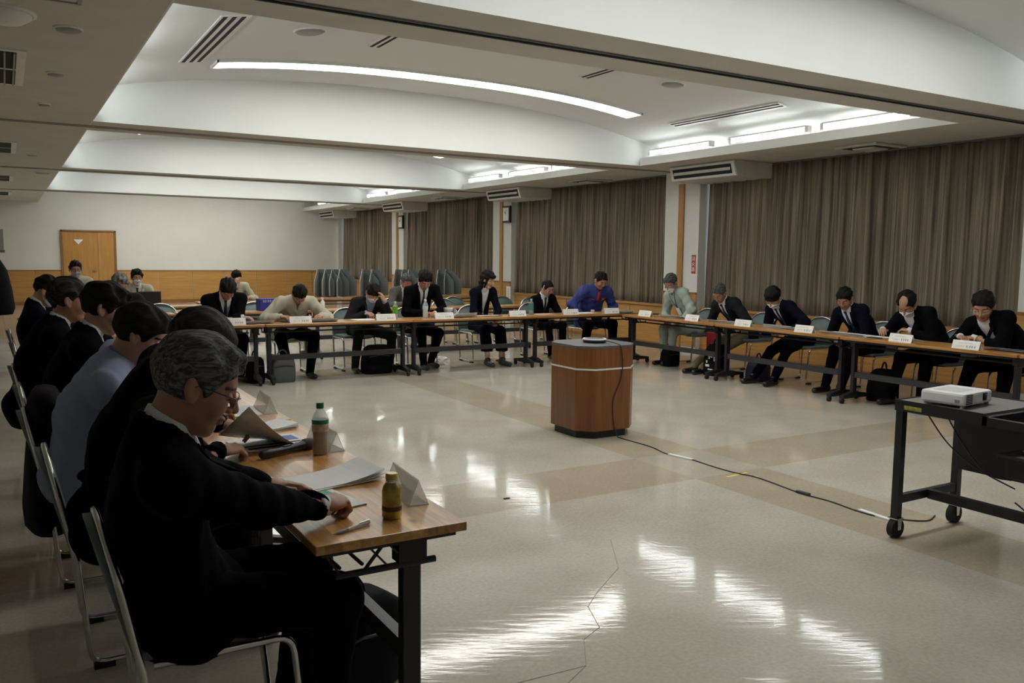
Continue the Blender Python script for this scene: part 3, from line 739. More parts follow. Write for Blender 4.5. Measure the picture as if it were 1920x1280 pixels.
for x in (X0 + .02, X1 - .02):
    for y in (Y0 + .02, Y1 - .02):
        b = MB(); b.tube([(x, y - .018, .052), (x, y + .018, .052)], .052, 20); cs = b.build('caster', M_rubber, t)
        b = MB(); b.prism([(x - .012, .045), (x + .012, .045), (x + .018, .108), (x - .018, .108)], 'y', y - .026, y - .020); b.prism([(x - .012, .045), (x + .012, .045), (x + .018, .108), (x - .018, .108)], 'y', y + .020, y + .026)
        b.box(x - .03, x + .03, y - .028, y + .028, .104, .110); b.build('fork', M_chrome, cs)
b = MB(); b.box(.215, .285, Y0 + .04, Y1 - .045, .33, .695, bev=.004); b.build('side_panel', M_black, t)
b = MB(); b.box(-.10, .21, Y0 + .05, .06, .42, .53, bev=.004); b.build('cabinet', M_black, t)
b = MB(); b.box(-.16, .20, Y0 + .06, .07, .532, .545); b.build('pull_out_shelf', M_gsteel, t)
b = MB(); b.box(X0 - .0075, X0 - .005, .40, .50, .712, .734); o = b.build('label_plate', M_yel, t); o['label'] = 'small yellow and green sticker on the rail'
t = thing('laptop', 'closed dark laptop on the pull-out shelf of the cart', 'laptop', (4.38, 2.12, .546), 0)
b = MB(); b.box(-.085, .085, -.14, .12, .0, .014, bev=.003); b.build('base', M_black, t); b = MB(); b.box(-.085, .085, -.14, .12, .0145, .022, bev=.002); b.build('lid', M_gsteel, t)
# projector
t = thing('projector', 'white projector with side vent grille on top of the black cart', 'projector', (4.27, 2.58, .755), .10)
b = MB(); b.box(-.15, .15, -.115, .115, .012, .078, bev=.014); b.build('case', M_proj, t)
b = MB()
for i in range(8):
    for j in range(6):
        x = -.135 + i * .0085; z = .022 + j * .0085; b.box(x, x + .0055, -.1162, -.1148, z, z + .006)
o = b.build('vent_grille', mat('vent shadow', (.05,.05,.055), .6), t)
b = MB(); b.box(.04, .085, -.1185, -.10, .028, .068, bev=.003); ln = b.build('lens_recess', M_dark, t)
b = MB(); b.lathe([(.014, 0), (.014, .004), (.009, .006), (.001, .007)], 16, M=Matrix.Translation((.062, -.1185, .048)) @ Matrix.Rotation(H, 4, 'X')); b.build('lens', mat('lens glass', (.03, .02, .09), .05), ln)
b = MB(); b.box(-.1515, -.1498, -.09, -.065, .028, .045); b.build('socket', M_grille, t)
b = MB(); b.box(-.10, .06, -.06, .07, .0775, .0788); b.build('top_panel', mat('pale grey plastic', (.6, .61, .62), .4), t)
for x in (-.13, .13):
    b = MB(); b.lathe([(.012, 0), (.012, .014)], 10, (x, -.095, 0)); b.lathe([(.012, 0), (.012, .014)], 10, (x, .09, 0)); b.build('foot', M_grille, t)
cable([(4.15, 2.66, .70), (4.17, 2.55, .56), (4.22, 2.42, .45), (4.33, 2.28, .36)], 'black cable hanging under the cart top, outer one')
cable([(4.25, 2.62, .70), (4.26, 2.52, .55), (4.28, 2.40, .42), (4.33, 2.30, .40)], 'black cable hanging under the cart top, inner one')
cable([(4.30, 2.26, .30), (4.34, 2.20, .24), (4.42, 2.10, .12), (4.36, 1.95, .01), (4.3, 1.8, .005), (4.35, 1.6, .005)], 'black cable drooping below the cart cabinet to the floor')
cable([(4.33, 2.2, .30), (4.30, 2.12, .25), (4.26, 2.02, .26), (4.30, 1.92, .30)], 'thin looping cable under the cart cabinet', r=.003)
cable([(4.33, 2.05, .30), (4.40, 2.02, .25), (4.42, 2.08, .19), (4.34, 2.0, .24), (4.30, 1.86, .20), (4.34, 1.7, .02), (4.45, 1.5, .005)], 'tangled thin cable between cart cabinet and floor bar', r=.003)

# polling booths
def booth(x, y, label, z=.70, h=.53, w=.17):
    t = thing('voting_booth', label, 'booth', (x, y, z), 0, 'grey polling booths stored on the back tables')
    pr = [(0, 0.02), (.34, .05), (.34, h - .22), (.12, h), (0, h)]
    for nm, ang, m_ in (('side_panel', -2.15, M_booth), ('inner_panel', -.95, M_boothshade)):
        M = Matrix.Rotation(ang, 4, 'Z'); b = MB(); b.prism(pr, 'y', -.004, .004, 0, M); p_ = b.build(nm, m_, t)
        if nm == 'side_panel':
            b = MB()
            for q in range(1, 4): a_, c_ = pr[q], pr[q + 1]; b.bar(M @ Vector((a_[0], 0, a_[1])), M @ Vector((c_[0], 0, c_[1])), .007, .010)
            b.build('edge_strip', mat('light grey trim', (.45, .46, .45), .5), p_)
    for k in range(3):
        b = MB(); zz = h - .03 - k * .03; b.bar((-.02 - k * .015, -.02 - .03 * k, zz), (.02 + k * .015, -.02 - .03 * k, zz), .012, .004); b.build('louvre', M_booth, t)
    return t
bl = [(4.98, 15.22), (5.12, 15.20), (5.26, 15.22), (5.40, 15.20), (5.85, 15.22), (6.03, 15.20), (6.52, 15.22), (6.66, 15.20), (6.80, 15.22), (7.42, 15.20), (7.60, 15.22)]
for i, (x, y) in enumerate(bl):
    side = 'left' if x < 6.1 else ('middle' if x < 7 else 'right')
    booth(x, y + .1, 'grey metal folding voting booth with sloped top, in the %s cluster, %s' % (side, ['leftmost', 'second', 'third', 'fourth', 'fifth', 'rightmost', 'leftmost', 'second', 'rightmost', 'left one', 'right one'][i]), w=.12)

# coat stand at the left edge
t = thing('coat_stand', 'chrome coat stand at the left edge of the picture', 'stand', (-.32, 8.0, 0), 0)
b = MB(); b.tube([(0, 0, .02), (0, 0, 1.55)], .014, 8); b.build('pole', M_chrome, t)
b = MB(); b.box(-.2, .2, -.02, .02, 0, .03); b.box(-.02, .02, -.2, .2, 0, .03); b.build('base', M_black, t)
b = MB(); b.tube([(-.3, 0, 1.5), (.32, 0, 1.5)], .01, 8); b.build('arm', M_chrome, t)
t = thing('coat', 'black coat with red lining hanging at the left edge', 'coat', (-.12, 8.0, 1.49), 0)
b = MB(); prof = [(.02, 0, .02), (.07, .05, -.03), (.13, .10, -.14), (.16, .12, -.3), (.175, .13, -.45), (.155, .12, -.50)]
n = 16; vs = []; fs = []
for (rx, ry, z) in prof:
    for k in range(n): a = 2 * math.pi * k / n; vs.append((rx * math.cos(a) * (1 + .06 * math.sin(5 * a)), max(ry, .02) * math.sin(a), z))
for i in range(len(prof) - 1):
    for k in range(n): fs.append((i * n + k, i * n + (k + 1) % n, (i + 1) * n + (k + 1) % n, (i + 1) * n + k))
fs += [tuple(range(n)), tuple(range((len(prof) - 1) * n, len(prof) * n))]
b.add(vs, fs, 0, True); b.build('shell', M_bag, t)
b = MB(); b.box(.0, .07, -.135, -.115, -.36, -.26, bev=.005); b.build('lining', M_red, t)

# ================================================================== TABLE ITEMS
ZT = .7005
def name_card(x, y, rz, label, seed, w=.26):
    t = thing('name_card', label, 'name card', (x, y, ZT), rz, 'folded name cards on the tables')   # front faces local -y
    h = .078; b = MB(); s = .028
    b.add([(-w / 2, -s, 0), (w / 2, -s, 0), (w / 2, 0, h), (-w / 2, 0, h), (w / 2, s, 0), (-w / 2, s, 0),
           (-w / 2, -s + .0015, 0), (w / 2, -s + .0015, 0), (w / 2, 0, h - .004), (-w / 2, 0, h - .004), (w / 2, s - .0015, 0), (-w / 2, s - .0015, 0)],
          [(0, 1, 2, 3), (3, 2, 4, 5), (6, 9, 8, 7), (9, 11, 10, 8), (0, 6, 7, 1), (5, 4, 10, 11)]); b.build('card', M_paper, t)
    rnd = random.Random(seed); b = MB()
    pl = lambda u, v: (u, -s + s * v / h - .0008, v)
    glyphs(b, -.07, .06, .050, .060, 8, 1, pl, rnd); glyphs(b, -.09, -.01, .018, .030, 6, 1, pl, rnd); glyphs(b, .005, .10, .014, .036, 4, 0, pl, rnd)
    b.build('lettering', [M_ink, M_gink], t)
    return t
who_f = [(2.19, 9.80, 'crossing his arms'), (2.95, 9.79, 'in the beige jacket'), (4.02, 9.79, 'holding his forehead'), (4.81, 9.76, 'beside the clear bottle'), (5.91, 9.76, 'between the woman in navy and the green bottle'), (6.78, 9.76, 'left of the man in blue'), (7.49, 9.75, 'at the far right corner of the row')]
for i, (x, y, s_) in enumerate(who_f):
    name_card(x, y, random.uniform(-.05, .05), 'white folded name card, far row, ' + ('before the man ' + s_ if i < 4 else s_).replace('white folded name card', 'name card'), i)
who_r = [(7.59, 9.10, 'before the man in pale green'), (7.62, 8.19, 'left of the grey-haired man in the dark suit'), (7.58, 7.27, 'before the young masked man'), (7.59, 6.37, 'left of the man with hands in his lap'), (7.60, 5.19, 'before the balding masked man'), (7.56, 4.50, 'before the man in silver glasses')]
for i, (x, y, s_) in enumerate(who_r):
    name_card(x, y, -H + random.uniform(-.06, .06), 'folded name card, right row, ' + s_, 20 + i)
def acrylic(x, y, rz, label):
    t = thing('card_holder', label, 'name card', (x, y, ZT), rz, 'acrylic name card holders on the left row')
    w, h, s = .26, .085, .035
    b = MB()
    for sg in (-1, 1):
        b.add([(-w / 2, sg * s, 0), (w / 2, sg * s, 0), (w / 2, 0, h), (-w / 2, 0, h), (-w / 2, sg * (s - .003), 0), (w / 2, sg * (s - .003), 0), (w / 2, 0, h - .005), (-w / 2, 0, h - .005)],
              [(0, 1, 2, 3), (4, 5, 6, 7), (0, 1, 5, 4), (1, 2, 6, 5), (0, 3, 7, 4)])
    b.box(-w / 2, w / 2, -s, s, 0.0, .003)
    b.build('sleeve', M_acryl, t)
    return t
acrylic(1.12, 2.56, -H - .08, 'clear acrylic name card holder by the coffee bottle at the near table end')
acrylic(1.12, 3.40, -H + .06, 'clear acrylic name card holder behind the tea bottle')
acrylic(1.12, 4.35, -H - .05, 'clear acrylic name card holder on the second left table')
acrylic(1.12, 5.25, -H, 'clear acrylic name card holder before the man in black with glasses')

def sheet_stack(x, y, rz, label, w=.21, l=.297, n=3, mats=None, name='document', curl=.0, group=None, fan=.12, prints=None, z=ZT):
    t = thing(name, label, 'papers', (x, y, z), rz, group)
    rnd = random.Random(int((x * 31 + y * 17) * 100))
    for k in range(n):
        a = rnd.uniform(-fan, fan); z0 = k * .0022
        vs = []; m = 8; c_, s_ = math.cos(a), math.sin(a)
        for q in range(m + 1):
            u = -w / 2 + w * q / m; zz = z0 + curl * ((q / m) ** 3) * (k + 1) / n
            for v in (-l / 2, l / 2): vs.append((u * c_ - v * s_, u * s_ + v * c_, zz)); vs.append((u * c_ - v * s_, u * s_ + v * c_, zz + .0018))
        fs = []
        for q in range(m):
            A = q * 4; B = A + 4
            fs += [(A, B, B + 2, A + 2), (A + 1, A + 3, B + 3, B + 1), (A, A + 1, B + 1, B), (A + 2, B + 2, B + 3, A + 3)]
        fs += [(0, 2, 3, 1), (m * 4, m * 4 + 1, m * 4 + 3, m * 4 + 2)]
        b = MB(); b.add(vs, fs, 0); b.build('sheet', (mats or [M_paper])[k % len(mats or [1])], t)
    if prints:
        b = MB()
        for (u0, u1, v0, v1, mi) in prints: b.box(u0, u1, v0, v1, n * .0022 + .0002, n * .0022 + .0009, mi)
        b.build('print', [mat('print blue', (.05, .12, .42), .5), mat('print red', (.55, .03, .03), .5), mat('print green', (.05, .35, .2), .5), M_ink, mat('print pale', (.55, .62, .7), .5)], t)
    return t
sheet_stack(.80, 2.60, .25, 'colourful brochure under the grey-haired man\'s hands', .30, .22, 2, prints=[(-.14, -.10, -.10, .1, 0), (-.02, .06, -.05, .03, 1), (.0, .09, .04, .09, 0), (.08, .13, .0, .10, 2), (-.09, -.04, -.08, .02, 4)])
sheet_stack(.97, 2.86, .15, 'stack of white sheets folded open beside the coffee bottle', .30, .21, 4, curl=.035, fan=.1)
sheet_stack(.93, 3.55, .1, 'printed map sheets under the hand of the second man', .30, .25, 3, prints=[(-.12, .12, -.1, -.07, 3), (-.12, .12, -.05, -.03, 3), (.02, .13, .0, .09, 0)])
sheet_stack(1.02, 3.88, .3, 'white booklet lying beyond the raised leaflet', .2, .16, 5, curl=.01)
sheet_stack(.95, 4.35, -.1, 'white sheets before the man in pale blue', .24, .3, 3, prints=[(-.08, .08, -.08, .08, 4)])
sheet_stack(.92, 5.25, .1, 'white sheets before the man in black with glasses', .24, .3, 3)
# raised leaflet
t = thing('leaflet', 'grey leaflet held up on edge by the second man', 'papers', (.86, 3.45, ZT + .006), .3)
vs = []; m = 10
for q in range(m + 1):
    u = q / m; ang = 1.15 * (1 - u) ** 1.0
    for v in (0, 1):
        vs.append((-.10 + .26 * u, -.10 + .24 * v, (.20 if v == 0 else .05) * (1 - u) ** 1.5 + .001)); 
fs = [(2 * q, 2 * q + 2, 2 * q + 3, 2 * q + 1) for q in range(m)]
b = MB(); b.add(vs, fs, 0, True); o = b.build('page', mat('grey print paper', (.78, .80, .80), .6, var=.12, scale=18), t)
so = o.modifiers.new('thick', 'SOLIDIFY'); so.thickness = .0012
# microphone
t = thing('microphone', 'black wireless microphone lying on the near table', 'microphone', (.94, 3.33, ZT + .020), math.atan2(.13, .28) - .0)
Mx = Matrix.Rotation(H, 4, 'Y')
b = MB(); b.lathe([(.012, -.13), (.016, -.125), (.0165, -.07), (.0135, -.065), (.0145, .04), (.018, .07), (.0195, .085)], 20, M=Mx); b.build('handle', M_black, t)
b = MB(); b.lathe([(.0195, .085), (.0255, .092), (.0265, .11), (.024, .135), (.012, .146), (.001, .148)], 20, M=Mx); b.build('grille', mat('mic mesh', (.03, .03, .032), .5, bump=.6, bscale=900), t)
b = MB(); b.box(-.02, .02, -.006, .006, .012, .017, bev=.002); b.build('switch', M_gsteel, t)
# bottles
def bottle(x, y, label, liquid, lab, cap, h=.21, r=.033, z=ZT, lab_z=(.45, .62)):
    t = thing('plastic_bottle', label, 'bottle', (x, y, z), 0)
    b = MB(); b.lathe([(r * .9, 0), (r, .008), (r, .25 * h), (r * .93, .3 * h), (r * .93, .36 * h), (r, .42 * h), (r, .68 * h), (r * .75, .79 * h), (r * .42, .87 * h), (r * .40, .90 * h)], 24); b.build('shell', M_clear, t)
    b = MB(); b.lathe([(r * .87, .004), (r * .94, .012), (r * .94, .25 * h), (r * .88, .3 * h), (r * .88, .36 * h), (r * .94, .42 * h), (r * .94, .60 * h)], 20); b.build('drink', liquid, t)
    b = MB(); b.lathe([(r * 1.015, lab_z[0] * h), (r * 1.02, lab_z[0] * h + .001), (r * 1.02, lab_z[1] * h), (r * 1.015, lab_z[1] * h + .001)], 24); b.build('label', lab, t)
    if lab is M_lab1:
        b = MB(); b.lathe([(r * 1.03, .60 * h), (r * 1.03, .68 * h)], 24); b.build('label_band', M_green, t)
    b = MB(); b.lathe([(r * .46, .89 * h), (r * .46, .985 * h), (r * .40, h)], 20); b.build('cap', cap, t)
    return t
M_lab1 = mat('tea label', (.48, .33, .26), .5, var=.45, scale=55)
M_tea = mat('milk tea', (.30, .19, .10), .3)
M_gt = mat('green tea label', (.10, .36, .03), .5, var=.5, scale=40)
bottle(1.06, 3.27, 'tea bottle with green cap and red label on the near table', M_tea, M_lab1, M_green)
bottle(4.23, 9.98, 'green-labelled tea bottle on the far row', mat('green tea', (.35, .3, .05), .3), M_gt, mat('pale green cap', (.35, .55, .25), .4), .22, .034, lab_z=(.3, .72))
bottle(4.66, 10.0, 'clear water bottle before the man in the black suit of the far row', mat('water', (.45, .5, .52), .1), mat('pale label', (.5, .6, .7), .5), M_wstrip, .24, .036)
bottle(6.27, 9.98, 'teal tea bottle on the far row, right of the woman in navy', mat('teal tea', (.03, .16, .11), .3), mat('teal label', (.05, .2, .15), .5), mat('mint cap', (.4, .5, .45), .4), .22, .034, lab_z=(.3, .72))
# coffee bottle-can
t = thing('coffee_bottle', 'gold aluminium coffee bottle at the near end of the table', 'bottle', (.985, 2.355, ZT), 0)
M_gold = mat('gold metal print', (.42, .33, .09), .3, 0.6, var=.5, scale=26)
b = MB(); b.lathe([(.026, 0), (.030, .006), (.030, .085), (.026, .100), (.017, .112), (.016, .116)], 28); b.build('can', M_gold, t)
b = MB(); b.lathe([(.0305, .026), (.0308, .0265), (.0308, .040), (.0305, .0405)], 28); b.build('brown_band', mat('brown print', (.07, .035, .015), .4), t)
b = MB(); b.lathe([(.0175, .112), (.0185, .114), (.0185, .120), (.0175, .122)], 20); b.build('collar', M_chrome, t)
b = MB(); b.lathe([(.0185, .122), (.0190, .125), (.0185, .138), (.016, .140)], 20); b.build('cap', mat('gold cap', (.5, .4, .15), .3, .7), t)
# pens
def pen(x, y, rz, label, m1, m2, z=ZT + .0055, tilt=0.0):
    t = thing('pen', label, 'pen', (x, y, z), rz); t.rotation_euler = (0, -tilt, rz)
    b = MB(); b.lathe([(.0045, -.02), (.005, .0), (.005, .065), (.004, .07)], 12, M=Mx); b.build('barrel', m1, t)
    b = MB(); b.lathe([(.001, -.075), (.003, -.066), (.0052, -.055), (.0052, -.02), (.0047, -.018)], 12, M=Mx); b.build('grip', m2, t)
    b = MB(); b.box(.03, .07, -.002, .002, .0055, .0075); b.build('clip', M_chrome, t)
pen(.84, 2.305, .42, 'white and grey ballpoint pen lying at the near table end', M_wstrip, mat('grey grip', (.25, .26, .28), .5))
# papers along far row and right row
for (x, y, rz, w_, l_, n, cu, lb) in [(2.48, 9.92, -1.4, .24, .33, 3, .03, 'white papers right of the man crossing his arms'), (3.28, 9.93, -1.7, .24, .30, 3, .035, 'white papers beside the right hand of the man in beige'), (3.80, 9.95, -1.5, .22, .28, 2, .0, 'white papers before the man holding his forehead'), (5.15, 9.93, -1.3, .24, .36, 4, .05, 'curled white papers right of the man in the black suit'), (5.60, 9.95, -1.55, .2, .3, 2, .01, 'white sheets before the woman in navy'), (6.45, 9.95, -1.6, .21, .3, 2, .0, 'pink-tinged papers before the man left of the blue jacket'), (7.15, 9.95, -1.5, .2, .28, 2, 0, 'papers between the two name cards before the man in blue'), (7.72, 9.80, -1.9, .22, .30, 4, .04, 'open booklet at the corner of the far and right rows')]:
    sheet_stack(x, y, rz, lb, w_, l_, n, curl=cu, name='document', mats=[mat('pink paper', (.55, .35, .33), .7)] if 'pink' in lb else None)
for (x, y, rz, l_, n, cu, lb) in [(7.80, 8.72, math.pi, .42, 5, .03, 'thick white document before the man in pale green'), (7.84, 7.80, math.pi + .1, .45, 4, .02, 'white papers before the grey-haired man in the dark suit'), (7.80, 6.85, math.pi - .05, .42, 6, .03, 'thick white document before the young masked man'), (7.80, 5.98, math.pi, .55, 4, .02, 'open document before the man with hands in his lap'), (7.82, 5.62, math.pi, .20, 2, 0, 'pale sheets beside the smartphone')]:
    sheet_stack(x, y, rz, lb, .24, l_, n, curl=cu)
sheet_stack(7.78, 4.20, math.pi, 'blue booklet at the right picture edge', .24, .40, 3, [mat('blue booklet', (.10, .16, .24), .5), M_paper], curl=.02)
sheet_stack(7.85, 5.30, math.pi - .4, 'grey booklet held by the balding masked man', .2, .26, 3, [mat('grey booklet', (.3, .33, .34), .5)], curl=.06)
sheet_stack(2.98, 9.99, -1.57, 'dark folder under the arms of the man in beige', .16, .42, 2, [mat('dark folder', (.03, .035, .05), .5)], name='folder')
sheet_stack(7.97, 9.35, -1.9, 'dark blue folder at the row corner', .2, .2, 3, [M_bagn], name='folder')
b = MB(); b.box(-.075, .075, -.035, .035, 0, .009, bev=.003); o = b.build('smartphone', M_black); o.location = (7.72, 5.58, ZT); o.rotation_euler = (0, 0, 1.5); tag(o, 'dark smartphone lying left of the balding masked man', 'phone')
pen(7.80, 4.72, 1.5, 'pen beside the name card of the man in silver glasses', M_black, M_black)
# curled roll of paper on the far row
t = thing('paper_roll', 'loosely curled pale roll of paper standing on the far row', 'papers', (5.07, 10.08, ZT + .075), 0)
vs = []; m = 22
for q in range(m + 1):
    a = 2.2 * math.pi * q / m; r = .035 + .038 * q / m
    for x in (-.07, .07): vs.append((x + .02 * math.sin(a), r * math.cos(a) * .9 - .0, r * math.sin(a)))
b = MB(); b.add(vs, [(2 * q, 2 * q + 2, 2 * q + 3, 2 * q + 1) for q in range(m)], 0, True)
o = b.build('sheet', mat('greyish paper', (.45, .44, .42), .7, var=.15, scale=30), t); so = o.modifiers.new('thick', 'SOLIDIFY'); so.thickness = .003; o.rotation_euler = (0, 0, H + .3)
# laptop at the back, blue box
t = thing('laptop', 'open black laptop before the masked man in white at the back', 'laptop', (1.83, 13.75, ZT), 0)
b = MB(); b.box(-.16, .16, -.11, .11, 0, .016, bev=.003); b.build('base', M_black, t)
b = MB(); b.box(-.16, .16, -.116, -.108, .012, .225, bev=.003); b.build('screen', M_black, t)
t = thing('blue_box', 'blue box with white lettering on the table at the back', 'box', (3.20, 12.15, ZT), .1)
b = MB(); b.box(-.15, .15, -.09, .09, 0, .17, bev=.006); b.build('body', mat('blue carton', (.02, .03, .30), .5), t)
b = MB(); rnd = random.Random(9); glyphs(b, -.12, .12, .12, .155, 7, 0, lambda u, v: (u, -.092, v), rnd); b.build('lettering', M_paper, t)
t = thing('spray_bottle', 'small white pump bottle on the second row, beside the booths', 'bottle', (3.98, 12.1, ZT), 0)
b = MB(); b.lathe([(.03, 0), (.032, .01), (.032, .11), (.014, .13), (.012, .15)], 16); b.build('body', M_wstrip, t); b = MB(); b.box(-.03, .012, -.01, .01, .15, .175, bev=.003); b.build('pump', M_wstrip, t)

# bags
def bag(x, y, rz, w_, d_, h_, m, label, handle=True, name='bag', z=0, slump=.1):
    t = thing(name, label, 'bag', (x, y, z), rz)
    vs = []; n = 20; prof = [(0, .92), (.03, 1.0), (.35, 1.03), (.7, .97), (.9, .85), (1.0, .6)]
    for (zz, s_) in prof:
        for k in range(n):
            a = 2 * math.pi * k / n; cx, cy = math.cos(a), math.sin(a); e = .45
            vs.append((w_ / 2 * s_ * abs(cx) ** e * (1 if cx > 0 else -1) + slump * zz * zz * w_ * .3, d_ / 2 * s_ * abs(cy) ** e * (1 if cy > 0 else -1) * (1 + .05 * math.sin(3 * a + zz * 4)), zz * h_))
    fs = []
    for i in range(len(prof) - 1):
        for k in range(n): fs.append((i * n + k, i * n + (k + 1) % n, (i + 1) * n + (k + 1) % n, (i + 1) * n + k))
    fs += [tuple(reversed(range(n))), tuple(range((len(prof) - 1) * n, len(prof) * n))]
    b = MB(); b.add(vs, fs, 0, True); b.build('body', m, t)
    b = MB(); b.tube([(-w_ * .38, -d_ / 2 * .98, h_ * .62), (0, -d_ / 2 * 1.06, h_ * .68), (w_ * .38, -d_ / 2 * .98, h_ * .62)], .006, 6); b.build('zip', M_gsteel, t)
    if handle:
        b = MB(); pts = [(w_ * .22 * math.cos(a), 0, h_ * .96 + .09 * math.sin(a)) for a in [math.pi * k / 8 for k in range(9)]]; b.tube(pts, .009, 6); b.build('handle', m, t)
    return t
bag(.95, 2.72, .25, .42, .24, .32, M_bag, 'black rucksack on the floor under the near end of the left table', slump=.2, name='rucksack')
bag(2.76, 9.90, .0, .28, .18, .30, mat('grey bag cloth', (.10, .11, .12), .7), 'grey and blue shoulder bag standing between the table casters')
bag(2.46, 9.98, .3, .17, .2, .3, M_bag, 'black rucksack left of the grey shoulder bag')
bag(4.03, 10.12, .05, .38, .24, .36, M_bag, 'black boxy bag under the man holding his forehead', handle=False)
bag(7.95, 8.98, .1, .24, .2, .26, M_bag, 'black bag beside the feet of the man in pale green')
bag(7.85, 7.98, .1, .25, .26, .40, M_bag, 'black tote bag with white print under the right row')
bag(7.98, 7.38, .1, .22, .26, .26, M_bagn, 'navy bag between two seats of the right row')
bag(8.05, 5.68, .2, .26, .28, .34, M_bag, 'black rucksack behind the casters under the right row', name='rucksack')
bag(6.95, 10.20, .1, .2, .2, .28, M_bag, 'black bag by the shoes of the man left of the blue jacket')
b = MB(); b.box(-.012, .012, -.05, .05, 0, .24); o = b.build('white_folder', M_paper); o.location = (6.70, 9.98, 0); tag(o, 'white folder standing on the floor beside a black bag', 'folder')
b = MB(); b.box(-.03, .03, -.11, .11, 0, .28, bev=.003); o = b.build('red_folder', M_red); o.location = (8.42, 8.62, .20); tag(o, 'red folder leaning by the seat of the man in pale green', 'folder')
t = thing('plastic_sack', 'crumpled white plastic bag on the floor behind the black-suited man of the far row', 'bag', (5.15, 10.55, 0), 0)
bm = bmesh.new(); bmesh.ops.create_icosphere(bm, subdivisions=3, radius=1); rr = random.Random(5)
for v in bm.verts: v.co = Vector((v.co.x * .15, v.co.y * .11, max(-.02, v.co.z * .09) + .02)) * (1 + rr.uniform(-.13, .13))
for v in bm.verts: v.co.z = max(v.co.z, 0)
me = bpy.data.meshes.new('sack'); bm.to_mesh(me); bm.free(); me.materials.append(M_wstrip); link('film', me, t)
# print on tote
t = [o for o in bpy.data.objects if o.get('label', '').startswith('black tote')][0]
b = MB()
for (u, v, a, c) in ((-.09, .20, .02, .09), (-.05, .24, .03, .03), (-.01, .22, .025, .04), (.0, .12, .06, .03), (-.06, .08, .08, .015), (.03, .17, .02, .03)): b.box(-.136, -.131, u, u + a, v, v + c)
b.build('print', M_paper, t)

# ================================================================== PEOPLE (signed distance surfaces -> meshes)
F32 = np.float32
def V3(*a): return np.array(a, F32)
def nz(v): return v / (np.linalg.norm(v) + 1e-9)
def rc(P, a, b, r1, r2):
    a = np.asarray(a, F32); b = np.asarray(b, F32); ba = b - a; pa = P - a
    t = np.clip(pa @ ba / max(float(ba @ ba), 1e-9), 0, 1)
    return np.sqrt(((pa - t[:, None] * ba) ** 2).sum(1)) - (r1 + (r2 - r1) * t)
def ell(P, c, r):
    q = P - np.asarray(c, F32); r = np.asarray(r, F32)
    k0 = np.sqrt(((q / r) ** 2).sum(1)); k1 = np.sqrt(((q / (r * r)) ** 2).sum(1)) + 1e-9
    return k0 * (k0 - 1) / k1
def smin(a, b, k):
    h = np.maximum(k - np.abs(a - b), 0) / k
    return np.minimum(a, b) - h * h * k * .25
def smax(a, b, k): return -smin(-a, -b, k)

def nets(f, lo, hi, h):
    lo = np.asarray(lo, float); hi = np.asarray(hi, float); n = np.maximum(np.ceil((hi - lo) / h).astype(int) + 1, 3)
    g = np.stack(np.meshgrid(*[lo[i] + h * np.arange(n[i]) for i in range(3)], indexing='ij'), -1).reshape(-1, 3).astype(F32)
    D = f(g).reshape(n).astype(F32)
    D[0] = np.maximum(D[0], .001); D[-1] = np.maximum(D[-1], .001); D[:, 0] = np.maximum(D[:, 0], .001); D[:, -1] = np.maximum(D[:, -1], .001); D[:, :, 0] = np.maximum(D[:, :, 0], .001); D[:, :, -1] = np.maximum(D[:, :, -1], .001)
    S = D < 0
    m = n - 1; acc = np.zeros((*m, 3), F32); cnt = np.zeros(m, F32)
    for ax in range(3):
        o1, o2 = [a for a in range(3) if a != ax]
        for i in (0, 1):
            for j in (0, 1):
                sl0 = [None] * 3; sl1 = [None] * 3
                sl0[ax] = slice(0, m[ax]); sl1[ax] = slice(1, m[ax] + 1)
                sl0[o1] = sl1[o1] = slice(i, i + m[o1]); sl0[o2] = sl1[o2] = slice(j, j + m[o2])
                a = D[tuple(sl0)]; b = D[tuple(sl1)]; x = (a < 0) != (b < 0)
                t = np.where(x, a / np.where(x, a - b, 1), 0)
                acc[..., ax] += t; acc[..., o1] += np.where(x, i, 0); acc[..., o2] += np.where(x, j, 0); cnt += x
    act = cnt > 0; idx = -np.ones(m, int); idx[act] = np.arange(act.sum())
    cells = np.argwhere(act); verts = lo + h * (cells + acc[act] / cnt[act][:, None])
    Q = []
    for ax in range(3):
        o1, o2 = (ax + 1) % 3, (ax + 2) % 3
        a = [slice(1, -1)] * 3; b = [slice(1, -1)] * 3; a[ax] = slice(0, n[ax] - 1); b[ax] = slice(1, n[ax])
        A = S[tuple(a)]; B = S[tuple(b)]
        e = np.argwhere(A != B)
        if len(e) == 0: continue
        sg = A[tuple(e.T)]
        base = e.copy(); base[:, o1] += 1; base[:, o2] += 1
        def cell(d1, d2):
            c = base.copy(); c[:, o1] -= d1; c[:, o2] -= d2; return idx[tuple(c.T)]
        q = np.stack([cell(1, 1), cell(0, 1), cell(0, 0), cell(1, 0)], 1)
        q[~sg] = q[~sg][:, ::-1]; Q.append(q)
    return verts, (np.concatenate(Q) if Q else np.zeros((0, 4), int))

